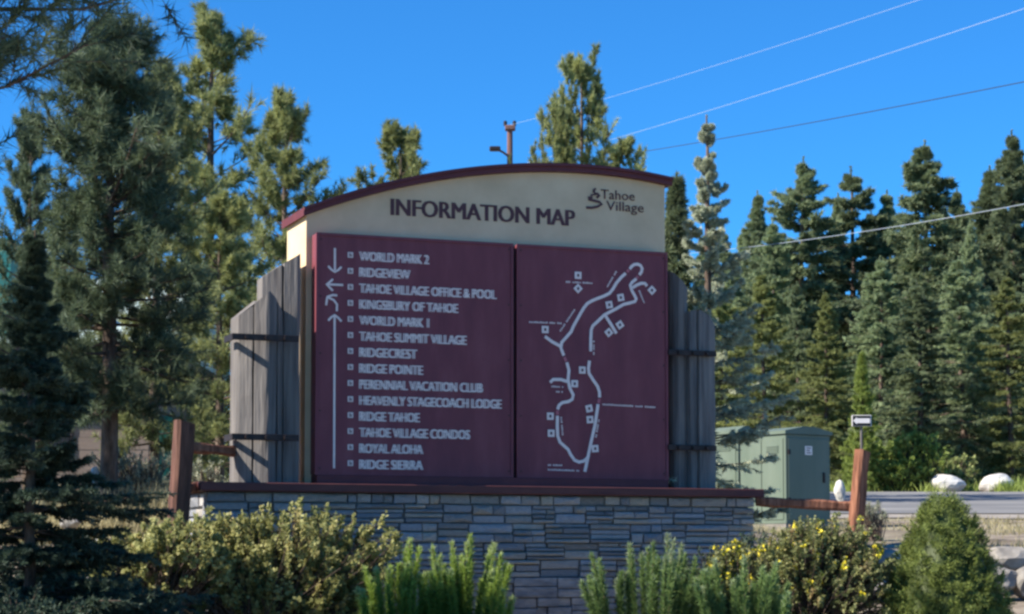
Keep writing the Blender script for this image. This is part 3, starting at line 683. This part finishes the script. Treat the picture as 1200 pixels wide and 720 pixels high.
# denser rank behind, where the row reads as one mass of stems and boughs
rb = random.Random(8)
for i in range(11):
    px = 830+i*40; place('fir_tree', P_firs[i % 5], L['fir'], px, 275+rb.uniform(-12, 25), 96+rb.uniform(-4, 6), 15, ('dim fir of the rear rank, ' + ('first', 'second', 'third', 'fourth', 'fifth', 'sixth', 'seventh', 'eighth', 'ninth', 'tenth', 'last')[i] + ' from the left behind the conifers beyond the road'), 'tree', 'rear rank of firs', rz=i*2.3, wide=1.0)
place('young_conifer', P_young, L['yellowgreen'], 1010, 412, 52.8, 5, 'young yellow green conifer behind the little white street sign', 'tree', None, 1, .85)
# left background rank
for i, (px, ty, Y, k) in enumerate(((-30, 300, 58, 2), (25, 320, 60, 0), (75, 300, 56, 2), (150, 330, 60, 0), (205, 330, 57, 2), (300, 330, 60, 2), (340, 300, 66, 0), (240, 360, 62, 0))):
    place('fir_tree', P_firs[k], L['fir'], px, ty, Y, 15, ('dim fir far behind the house at the very left edge', 'dim fir far behind the house, second from the left edge', 'dim fir behind the house left of the bare pine trunk', 'dim fir in the distance right of the bare pine trunk', 'dim fir in the distance above the left log post', 'dim fir in the distance touching the grey timbers', 'dim fir in the distance touching the left corner of the sign', 'small dim fir in the distance left of the grey timbers')[i], 'tree', 'far firs at the left', rz=i*1.3, wide=1.1)

# ---------------------------------------------------------------- shrubs
def leafy(seed, Wx, Wy, H, n_stem, leaf_l, leaf_w, per, up=.5, lobes=5, shell=.72, yellow=0):
    """shrub of stems ending in leaf rosettes, crown made of several unequal lobes"""
    rng = np.random.default_rng(seed)
    lc = np.stack([rng.uniform(-.33, .33, lobes)*Wx, rng.uniform(-.25, .25, lobes)*Wy, rng.uniform(.35, .66, lobes)*H], -1); lr = rng.uniform(.28, .42, lobes)
    which = rng.integers(0, lobes, n_stem); d = rot_rand(rng, n_stem); d[:, 2] = d[:, 2]*.8+.25; d = nrm(d)
    rad = lr[which]*rng.uniform(shell, 1.08, n_stem)
    tip = lc[which] + d*rad[:, None]*np.array([Wx, Wy, H*1.05]); tip[:, 2] = np.maximum(tip[:, 2], .04*H)
    root = np.stack([rng.normal(size=n_stem)*.05*Wx, rng.normal(size=n_stem)*.05*Wy, np.full(n_stem, -.05)], -1)
    mid = root*.5+tip*.5 + rng.normal(size=(n_stem, 3))*.04*H; mid[:, 2] += .05*H
    A = np.stack([root, mid, tip], 1); sv, sq = tubes_np(A, np.full((n_stem, 3), .006)*np.array([[1.4, 1, .5]]), 3)
    ax = nrm(nrm(tip-mid)*.6 + np.array([0, 0, up]) + d*.4)
    tt = np.clip(rng.normal(.5, .2, n_stem), 0, 1)
    s = rng.uniform(-.09, .02, (n_stem, per)); P = (tip[:, None]+ax[:, None]*s[..., None]*(H*.9)).reshape(-1, 3) + rng.normal(size=(n_stem*per, 3))*.008
    D = nrm(np.repeat(ax, per, 0)*.55 + rot_rand(rng, n_stem*per)*.8)
    v, q, ti = blades(P, D, leaf_l*rng.uniform(.6, 1.15, len(P)), leaf_w, rng, np.repeat(tt, per)+rng.normal(size=len(P))*.1, diamond=True)
    fl = None
    if yellow:
        c = rng.choice(n_stem, yellow, replace=False); c = c[tip[c][:, 2] > .4*H]; ax2 = np.repeat(ax[c], 7, 0); P2 = np.repeat(tip[c]+ax[c]*.015, 7, 0)+rng.normal(size=(len(c)*7, 3))*.012
        fv, fq, _ = blades(P2, nrm(ax2*.4+rot_rand(rng, len(P2))), .034, .028, rng, np.zeros(len(P2)), diamond=True); fl = mesh_np('flowers', fv, fq)
    return mesh_np('foliage', v, q, ti), mesh_np('stems', sv, sq), fl
def shoots(seed, Wx, Wy, n, hmin, hmax, nl, nw, per, tilt=.3, base_h=.12):
    rng = np.random.default_rng(seed)
    b = np.stack([rng.uniform(-.5, .5, n)*Wx, rng.uniform(-.5, .5, n)*Wy, np.zeros(n)], -1); edge = np.abs(b[:, 0])/(Wx*.5)
    b[:, 2] = base_h*rng.uniform(0, 1, n)
    Hs = rng.uniform(hmin, hmax, n)*(1-.35*edge**2); d = nrm(np.stack([b[:, 0]/Wx*tilt*2+rng.normal(size=n)*.08, b[:, 1]/Wy*tilt+rng.normal(size=n)*.08, np.ones(n)], -1))
    t3 = np.linspace(0, 1, 4); A = b[:, None]+d[:, None]*(Hs[:, None]*t3)[..., None]; sv, sq = tubes_np(A, np.full((n, 4), .007), 4)
    s = rng.uniform(.12, 1.0, (n, per))
    P = (b[:, None]+d[:, None]*(Hs[:, None]*s)[..., None]).reshape(-1, 3)
    D = nrm(np.repeat(d, per, 0)*rng.uniform(.5, 1.2, (n*per, 1)) + rot_rand(rng, n*per)*.75)
    tt = .35 + .5*s.ravel()**3 + rng.normal(size=n*per)*.1 + np.repeat(rng.normal(size=n)*.08, per)
    v, q, ti = blades(P, D, nl*rng.uniform(.7, 1.1, n*per)*(1-.35*s.ravel()**4), nw, rng, tt)
    return mesh_np('needles', v, q, ti), mesh_np('stems', sv, sq), None
def shrub(name, parts, leaf, px, Y, label, rz=0, s=1.0, dz=0, cat='shrub', group=None, sz=None):
    x = (px-600)/2400*Y*1.0; t = empty(name, (x, Y, tz(x, Y)+dz), rz, label=label, cat=cat, group=group); t.scale = (s, s, sz or s)
    f, st, fl = parts
    nm = 'foliage' if f.name.startswith('foliage') else 'needles'
    if not f.materials: f.materials.append(leaf)
    if not st.materials: st.materials.append(M['bark'])
    link(nm, f, None, t); link('stems', st, None, t)
    if fl: link('flowers', fl, M['flower'], t, kind='stuff')
    return t
shrub('olive_shrub', leafy(41, 1.85, 1.0, 1.33, 1500, .05, .034, 30, .7, 8), L['laurel'], 305, 18.6, 'large olive green broadleaf shrub in front of the wall, left', dz=-.1)
shrub('olive_shrub', leafy(42, 1.2, .8, .85, 600, .05, .034, 30, .7, 5), L['laurel'], 190, 18.2, 'lower olive shrub spreading left in front of the log post', dz=-.18)
shrub('olive_shrub', leafy(43, .7, .6, 1.15, 330, .05, .034, 30, .7, 3), L['laurel'], 405, 18.7, 'small olive shrub between the large one and the bright mugo pine', dz=.02)
shrub('mugo_pine', shoots(51, .64, .5, 36, .55, .98, .085, .010, 760, .25), L['mugo'], 545, 18.0, 'bright green mugo pine with upright candles in front of the wall', dz=.05)
shrub('mugo_pine', shoots(52, .6, .5, 32, .48, .86, .085, .010, 760, .25), L['mugo'], 475, 17.9, 'shorter bright mugo pine left of the tallest candles', dz=.05)
shrub('mugo_pine', shoots(53, .85, .6, 44, .6, 1.04, .085, .010, 760, .3), L['mugo2'], 760, 18.2, 'deep green mugo pine with spread candles right of centre', dz=.03)
shrub('mugo_pine', shoots(54, .6, .5, 28, .5, .85, .085, .010, 760, .3), L['mugo2'], 868, 18.0, 'low deep green mugo pine between the two yellow flowered shrubs', dz=.0)
shrub('flowering_shrub', leafy(61, .65, .5, 1.15, 420, .036, .024, 28, .4, 4, yellow=110), L['potent'], 845, 18.6, 'small shrub speckled yellow just right of the deep green mugo pine', dz=-.1)
shrub('flowering_shrub', leafy(62, 1.4, 1.0, 1.18, 1200, .036, .024, 28, .4, 9, yellow=210), L['potent'], 935, 18.8, 'wide grey green shrub with scattered yellow flowers before the right log post', dz=-.05)
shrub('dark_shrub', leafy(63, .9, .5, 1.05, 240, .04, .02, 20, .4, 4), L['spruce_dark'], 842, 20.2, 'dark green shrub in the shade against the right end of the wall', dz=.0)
shrub('sage_shrub', leafy(64, 1.1, 1.0, .95, 380, .035, .014, 22, .6, 6), L['sage'], 170, 25, 'pale sage shrub left behind the left log post', cat='shrub', dz=-.1)
shrub('sage_shrub', leafy(65, .9, .8, .95, 260, .035, .014, 22, .6, 5), L['sage'], 248, 23.5, 'pale sage shrub seen between the two left rails', cat='shrub', dz=-.1)
for i, (px, Y, ww, hh, lb) in enumerate(((1048, 53.2, 1.6, 1.1, 'low yellow green bush at the far road edge behind the log post'), (1078, 53.5, 1.5, 1.7, 'taller round yellow green bush left of the white boulders'), (1030, 54.0, 1.3, 1.4, 'yellow green bush partly hidden by the right log post'), (1112, 54.5, 1.2, 1.0, 'small dark green bush between the white boulders'))):
    shrub('roadside_bush', leafy(70+i, ww, 1.0, hh, 300, .10, .05, 16, .5, 5), L['yellowgreen'] if i < 3 else L['fir_y'], px, Y, lb, group='bushes at the far road edge')
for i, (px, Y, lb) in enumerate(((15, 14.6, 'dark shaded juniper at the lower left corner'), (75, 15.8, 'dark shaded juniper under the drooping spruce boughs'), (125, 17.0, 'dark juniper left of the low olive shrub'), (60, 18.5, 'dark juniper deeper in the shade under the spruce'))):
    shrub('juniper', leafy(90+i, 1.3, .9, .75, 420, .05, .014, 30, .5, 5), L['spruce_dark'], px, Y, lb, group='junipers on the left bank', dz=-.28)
# clipped cone of dwarf spruce
def cone_shrub():
    rng = np.random.default_rng(77); n = 56000; H = 1.42; R0 = .57
    h = 1-np.sqrt(rng.uniform(0, 1, n)); h = np.clip(h, 0, .995); az = rng.uniform(0, 2*np.pi, n)
    def rr(h, az): return R0*(np.clip(1-h**1.55, 0, 1))**.74*(1+.035*np.sin(az*5+h*9)+.03*np.sin(az*11-h*17)+.03*np.sin(az*19+h*41)+.035*np.sin(az*8+h*27+1)*np.sin(h*13))
    # small bud clumps
    nc = 1500; ch = 1-np.sqrt(rng.uniform(0, 1, nc)); ca = rng.uniform(0, 2*np.pi, nc); cr = rr(ch, ca)*rng.uniform(.84, 1.07, nc)
    cc = np.stack([cr*np.cos(ca), cr*np.sin(ca), ch*H], -1); per = 38
    od = nrm(np.stack([np.cos(ca), np.sin(ca), np.full(nc, .75)+rng.normal(size=nc)*.3], -1)+rng.normal(size=(nc, 3))*.25)
    P = np.repeat(cc, per, 0)+rng.normal(size=(nc*per, 3))*.020; D = nrm(np.repeat(od, per, 0)*.8+rot_rand(rng, nc*per)*.8)
    tt = np.repeat(np.clip(rng.normal(.5, .18, nc), 0, 1), per)+rng.normal(size=nc*per)*.08
    ns_ = 90; sh = 1-np.sqrt(rng.uniform(.02, .9, ns_)); sa = rng.uniform(0, 2*np.pi, ns_); r0 = rr(sh, sa)
    sp = np.stack([r0*np.cos(sa), r0*np.sin(sa), sh*H], -1); sd_ = nrm(np.stack([np.cos(sa)*.6, np.sin(sa)*.6, np.ones(ns_)], -1)+rng.normal(size=(ns_, 3))*.2)
    st = rng.uniform(0, 1, (ns_, 60)); P = np.concatenate([P, (sp[:, None]+sd_[:, None]*(st*rng.uniform(.05, .10, (ns_, 1)))[..., None]).reshape(-1, 3)])
    D = np.concatenate([D, nrm(np.repeat(sd_, 60, 0)*.6+rot_rand(rng, ns_*60)*.7)]); tt = np.concatenate([tt, np.full(ns_*60, .8)])
    v, q, ti = blades(P, D, .032, .008, rng, tt)
    me = mesh_np('foliage', v, q, ti)
    # inner body of packed twigs
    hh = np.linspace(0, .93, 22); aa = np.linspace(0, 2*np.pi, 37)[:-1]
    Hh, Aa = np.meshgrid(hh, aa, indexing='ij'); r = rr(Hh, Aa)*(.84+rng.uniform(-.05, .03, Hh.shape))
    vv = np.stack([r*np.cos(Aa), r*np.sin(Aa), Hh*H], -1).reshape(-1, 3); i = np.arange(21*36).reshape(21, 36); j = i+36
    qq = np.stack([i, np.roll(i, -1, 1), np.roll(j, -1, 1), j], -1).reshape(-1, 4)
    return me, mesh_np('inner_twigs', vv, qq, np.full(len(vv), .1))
cf, ci = cone_shrub()
cx = (1106-600)/2400*18.6
co = empty('cone_shrub', (cx, 18.6, .44), 0, label='dense dwarf spruce clipped to a rounded cone at the lower right', cat='shrub')
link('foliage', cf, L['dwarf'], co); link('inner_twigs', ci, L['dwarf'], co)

# ---------------------------------------------------------------- rocks
def boulder(seed, sx, sy, sz, sub=3, rough=.16):
    rng = np.random.default_rng(seed); bm = bmesh.new(); bmesh.ops.create_icosphere(bm, subdivisions=sub, radius=1)
    cuts = rot_rand(rng, 9); dd = rng.uniform(.62, .95, 9)
    for v in bm.verts:
        p = np.array(v.co)
        for c, d in zip(cuts, dd):
            k = p@c
            if k > d: p = p - c*(k-d)*.85
        p = p*(1+rough*.35*math.sin(p[0]*5+seed)*math.sin(p[1]*4.3+p[2]*6))+rng.normal(size=3)*rough*.06
        v.co = (p[0]*sx, p[1]*sy, p[2]*sz)
    return bm
def rock(name, px, py, Y, sx, sy, sz, seed, label, m='rock', group=None, rz=0):
    p = at(px, py, Y); o = from_bm(name, boulder(seed, sx, sy, sz), M[m], smooth=False, label=label, cat='rock', group=group)
    o.location = p; o.rotation_euler = (0, 0, rz); return o
WG = 'white boulders beyond the road'
rock('boulder', 1109, 569, 53, .50, .45, .30, 1, 'white boulder beyond the road, half behind the cone shrub tip', 'white_rock', WG)
rock('boulder', 1167, 568, 53, .46, .45, .30, 2, 'rounder white boulder beyond the road nearer the right edge', 'white_rock', WG)
RG = 'rocks edging the planting bed'
for i, (px, py, Y, a, b, c, lb) in enumerate(((1036, 664, 22.8, .30, .3, .20, 'pale flat topped rock at the foot of the slope right of the right log post'), (1182, 655, 22.4, .24, .3, .14, 'flat rock at the right edge on top of another'),
    (1172, 682, 22.0, .19, .25, .17, 'upright rock just right of the cone shrub'), (1203, 684, 22.0, .17, .2, .18, 'dark rock cut by the right edge below the flat one'), (1150, 660, 22.9, .22, .3, .16, 'rock right behind the cone shrub'),
    (1075, 668, 22.6, .24, .3, .2, 'rock left behind the cone shrub'), (1022, 690, 21.9, .22, .2, .16, 'bluish shaded rock behind the flowering shrub'))):
    rock('rock', px, py, Y, a, b, c, 20+i, lb, 'rock', RG, rz=i)
LR = 'rocks on the left bank'
for i, (px, py, Y, a, b, c, lb) in enumerate(((128, 637, 20.0, .19, .2, .06, 'long pale sunlit rock on the bank under the big dark pine'), (84, 612, 21, .12, .15, .09, 'small tan rock left of the bare pine trunk'), (112, 562, 24.8, .07, .1, .16, 'white upright stone beside the bare pine trunk'),
    (165, 646, 19.5, .11, .1, .06, 'small pale rock just left of the olive shrub'), (100, 690, 17.6, .18, .2, .10, 'shaded grey rock low at the left'), (984, 577, 33, .09, .1, .2, 'small white stone beside the dark cabinet'))):
    rock('rock', px, py, Y, a, b, c, 40+i, lb, 'white_rock' if i in (0, 2, 5) else 'rock', LR if i < 5 else None, rz=i*.7)

# ---------------------------------------------------------------- utility cabinets
def cabinet(label, loc, rz, wd, dp, h, sign=True):
    t = empty('utility_cabinet', loc, rz, label=label, cat='utility box', group='green utility cabinets')
    bm = bmesh.new(); box(bm, 0, wd, 0, dp, .06, h-.12, .008)
    from_bm('cabinet_body', bm, M['cab'], t)
    bm = bmesh.new(); prism(bm, [(-.03, h-.118), (wd+.03, h-.118), (wd+.03, h-.07), (wd*.62, h), (wd*.38, h), (-.03, h-.07)], -.03, dp+.03); from_bm('lid', bm, M['cab'], t)
    bm = bmesh.new(); box(bm, -.06, wd+.06, -.06, dp+.06, -.25, .058); from_bm('concrete_pad', bm, M['rock'], t)
    bm = bmesh.new(); box(bm, .04, wd-.04, -.012, -.001, .12, h-.18, .003); d = from_bm('door', bm, M['cab'], t)
    bm = bmesh.new(); box(bm, wd*.82, wd*.86, -.03, -.013, h*.45, h*.55); from_bm('handle', bm, M['steel'], d)
    bm = bmesh.new(); box(bm, -.012, -.001, .05, dp*.48, .12, h-.18, .003); box(bm, -.012, -.001, dp*.52, dp-.05, .12, h-.18, .003); from_bm('side_door', bm, M['cab'], t)
    for k in (.25, .72):
        bm = bmesh.new(); box(bm, .03, .075, -.026, -.0125, h*k, h*k+.07); from_bm('hinge', bm, M['steel'], d)
    for k in range(4):
        bm = bmesh.new(); box(bm, -.024, -.0125, dp*.14, dp*.4, h*.74+k*.03, h*.74+k*.03+.012); from_bm('vent_louvre', bm, M['cab'], t)
    if sign:
        bm = bmesh.new(); box(bm, wd*.42, wd*.58, -.016, -.0125, h*.72, h*.72+.13); from_bm('warning_label', bm, M['white'], t)
        bm = bmesh.new()
        for i in range(3): box(bm, wd*.45, wd*.55-.02*(i % 2), -.019, -.0165, h*.72+.025+i*.035, h*.72+.038+i*.035)
        from_bm('label_mark', bm, M['brown'], t)
    return t
p = at(921, 560, 30); gz = tz(p.x, 30); ztop = at(921, 499, 30).z
cabinet('green utility cabinet with a dark shaded front and a square white label', (p.x, 30, gz), R_(33), .86, 1.05, ztop-gz)
p = at(846, 560, 31.5); p2 = at(862, 560, 32.2); gz = tz(p2.x, 32.2)
cabinet('pale green utility cabinet standing left of the labelled one behind spruce boughs', (p2.x+.02, 32.0, gz), R_(33), .3, 1.3, at(870, 499, 32).z-gz, False)

# ---------------------------------------------------------------- small street sign
t = empty('street_sign', (at(1010, 560, 26).x, 26, tz(4.4, 26)), 0, label='small black and white arrow sign on a thin pole above the right log post', cat='sign')
zs = at(1010, 493.5, 26).z - tz(4.4, 26)
bm = bmesh.new(); tube(bm, [(0, 0, -.2), (0, 0, zs+.05)], .016, 8); from_bm('pole', bm, M['timber'], t)
bm = bmesh.new(); box(bm, -.125, .125, -.03, -.02, zs-.072, zs+.072, .004); pl = from_bm('sign_plate', bm, M['white'], t)
bm = bmesh.new(); box(bm, -.114, .114, -.034, -.031, zs-.066, zs+.066); from_bm('black_field', bm, M['black'], pl)
bm = bmesh.new(); prism(bm, [(-.11, zs), (-.06, zs+.045), (-.06, zs+.03), (.105, zs+.03), (.105, zs-.03), (-.06, zs-.03), (-.06, zs-.045)], -.039, -.0345); from_bm('white_arrow', bm, M['white'], pl)

# ---------------------------------------------------------------- utility pole and wires
PY = 62
p = at(597.5, 147, PY); gz = tz(p.x, PY); t = empty('utility_pole', (p.x, PY, gz), 0, label='reddish utility pole with a lamp arm rising behind the top of the sign', cat='utility pole')
hp = p.z-gz
bm = bmesh.new(); tube(bm, [(0, 0, -.5), (0, 0, hp*.5), (.0, 0, hp)], [.12, .10, .085], 10); from_bm('pole', bm, M['pole'], t)
bm = bmesh.new(); box(bm, -.15, .17, -.15, .15, hp-.16, hp-.02, .02); from_bm('pole_top_bracket', bm, M['pole'], t)
for k in (-.14, .14):
    bm = bmesh.new(); tube(bm, [(k, 0, hp-.02), (k, 0, hp+.10), (k, 0, hp+.14)], [.05, .06, .03], 8); from_bm('insulator', bm, M['steel'], t)
la = at(582, 176, PY); bm = bmesh.new(); tube(bm, [(0, -.1, la.z-gz-.25), (-.2, -.12, la.z-gz-.1), (la.x-p.x, -.15, la.z-gz)], .035, 6); from_bm('lamp_arm', bm, M['pole'], t)
bm = bmesh.new(); c = (la.x-p.x, -.15, la.z-gz); box(bm, c[0]-.22, c[0]+.12, -.28, -.02, c[2]-.06, c[2]+.07, .03); from_bm('lamp_head', bm, M['steel'], t)
def wire(label, a, b, sag, r, m):
    a = Vector(a); b = Vector(b); bm = bmesh.new(); n = 28
    tube(bm, [a.lerp(b, k/n) - Vector((0, 0, sag*4*(k/n)*(1-k/n))) for k in range(n+1)], r, 5)
    return from_bm('overhead_wire', bm, M[m], label=label, cat='wire', group='overhead wires')
def wline(px0, py0, Y0, px1, py1, Y1): return at(px0, py0, Y0), at(px1, py1, Y1)
top_ = at(598, 149, PY)
wire('uppermost pale wire leaving the picture at the top', at(597, 147, PY-.1), at(1290, -72, 30), .12, .0038, 'wire_pale')
wire('second pale wire running up to the right edge near the top', at(599, 196, PY-.1), at(1290, -20, 30), .12, .0045, 'wire_pale')
wire('dark wire crossing behind the tip of the silvery spruce', at(600, 200, PY-.1), at(1290, 78, 32), .12, .009, 'wire_dark')
wire('lowest pale cable crossing in front of the firs beyond the road', at(600, 306, PY-.1), at(1290, 222, 34), .35, .005, 'wire_pale')
wire('thin dark wire running left from the pole behind the pines', at(597, 200, PY), at(200, 236, 58), .3, .012, 'wire_dark')

# ---------------------------------------------------------------- house and small things at the left
hx1 = at(182, 480, 36).x; hx0 = hx1-9.5; gz = tz(hx1-2, 36)-.3; zw = at(100, 412, 36).z
Hs = empty('tan_house', (hx0, 36, gz), 0, label='tan house with a pale metal roof hidden behind the trees at the left', cat='house')
hw = hx1-hx0; hh = zw-gz
for k in range(int(hh/.22)+1):
    z0 = k*.22; z1 = min(z0+.215, hh-.02)
    if z1-z0 < .03: continue
    bm = bmesh.new(); box(bm, 0, hw, -.02-.006*(k % 2), 0, z0, z1); from_bm('siding_board', bm, M['housewall'], Hs)
bm = bmesh.new(); box(bm, .01, hw-.01, .001, 6, 0, hh-.02); from_bm('house_wall', bm, M['housewall'], Hs)
bm = bmesh.new(); v = [bm.verts.new(q) for q in ((-.4,-.5,hh),(hw+.4,-.5,hh),(hw+.4,6.5,hh),(-.4,6.5,hh),(-.4,-.5,hh+.12),(hw+.4,-.5,hh+.12),(hw+.4,3,hh+1.7),(-.4,3,hh+1.7),(hw+.4,6.5,hh+.12),(-.4,6.5,hh+.12))]
for f in ((0,1,5,4),(4,5,6,7),(7,6,8,9),(1,2,8,6,5),(0,4,7,9,3),(3,2,1,0),(2,3,9,8)): bm.faces.new([v[i] for i in f])
rf = from_bm('roof', bm, M['roofmetal'], Hs)
bm = bmesh.new(); box(bm, -.42, hw+.42, -.54, -.505, hh-.12, hh+.10); from_bm('fascia', bm, M['steel'], Hs)
for k in range(16):
    x = .1+k*(hw/16); bm = bmesh.new(); q = [(x, -.5, hh+.12), (x, 3, hh+1.7)]; tube(bm, [(x, -.49, hh+.13), (x, 3, hh+1.71)], .02, 4); from_bm('roof_seam', bm, M['roofmetal'], rf)
tx1 = at(17, 330, 36).x-hx0
bm = bmesh.new(); box(bm, tx1-3, tx1, -.30, 2.5, hh+.3, at(10, 282, 36).z-gz); us_ = from_bm('teal_dormer', bm, M['teal'], Hs)
wx = at(60, 470, 36).x-hx0
bm = bmesh.new(); box(bm, wx-.4, wx+.4, -.06, -.027, 1.0, 1.9, .01); wn = from_bm('window', bm, M['steel'], Hs)
bm = bmesh.new(); box(bm, wx-.33, wx+.33, -.07, -.061, 1.07, 1.83); from_bm('pane', bm, M['black'], wn)
fl = empty('floodlight', at(158, 470, 35.9), 0, label='black twin floodlight on the tan house wall between the pine trunks', cat='lamp')
for dx, an in ((-.1, -.5), (.2, .5)):
    bm = bmesh.new(); box(bm, -.13, .13, -.22, -.08, -.07, .07, .015)
    bmesh.ops.rotate(bm, verts=bm.verts, cent=(0, 0, 0), matrix=Matrix.Rotation(an, 3, 'Y')); bmesh.ops.translate(bm, verts=bm.verts, vec=(dx, 0, .03)); from_bm('lamp_head', bm, M['black'], fl)
bm = bmesh.new(); tube(bm, [(.05, -.1, -.3), (.05, -.1, 0)], .025, 6); box(bm, -.02, .12, -.12, -.0, -.36, -.26); from_bm('bracket', bm, M['black'], fl)
p = at(188, 540, 30); gz = tz(p.x, 30); t = empty('green_box', (p.x, 30, gz), R_(10), label='narrow teal green metal box behind the left log post', cat='utility box')
hb_ = at(188, 488, 30).z-gz
bm = bmesh.new(); box(bm, -.17, .17, -.15, .15, 0, hb_, .01); from_bm('box_body', bm, M['teal'], t)
bm = bmesh.new(); box(bm, -.14, .14, -.165, -.151, .08, hb_-.06, .004); from_bm('box_door', bm, M['teal'], t)

# ---------------------------------------------------------------- grass
def grass(name, n, xr, yr, hl, wd, leaf, seed, label=None, clumps=60, kind='stuff', test=None):
    rng = np.random.default_rng(seed); cx = rng.uniform(*xr, clumps); cy = rng.uniform(*yr, clumps); w_ = rng.integers(0, clumps, n)
    x = cx[w_]+rng.normal(size=n)*.16; y = cy[w_]+rng.normal(size=n)*.16
    hgt = rng.uniform(.4, 1.1, clumps)[w_]*rng.uniform(.5, 1.1, n)*hl
    P = np.stack([x, y, terrain(x, y)-.01], -1); D = nrm(np.array([0, 0, 1.])+rng.normal(size=(n, 3))*.35)
    v, q, ti = blades(P, D, hgt, wd, rng, np.clip(rng.normal(.5, .2, clumps)[w_]+rng.normal(size=n)*.1, 0, 1))
    return link(name, mesh_np(name, v, q, ti), leaf, label=label, cat='grass', kind=kind)
grass('dry_grass', 13000, (2.8, 14), (24.2, 36), .15, .014, L['dry'], 1, 'dry straw grass on the slope below the road', clumps=420)
grass('bank_grass', 22000, (-6.2, -2.9), (21.5, 31), .5, .014, L['dry'], 2, 'tall straw grass on the left bank behind the fence', clumps=170)
grass('forest_edge_grass', 9000, (6, 20), (52.2, 58), .45, .03, L['yellowgreen'], 3, 'green grass at the foot of the firs', clumps=160)
shrub('rabbitbrush', leafy(81, .5, .5, .62, 90, .04, .01, 18, 1.0, 2), L['sage'], 1027, 25.5, 'wispy grey tuft on the slope beside the right log post')
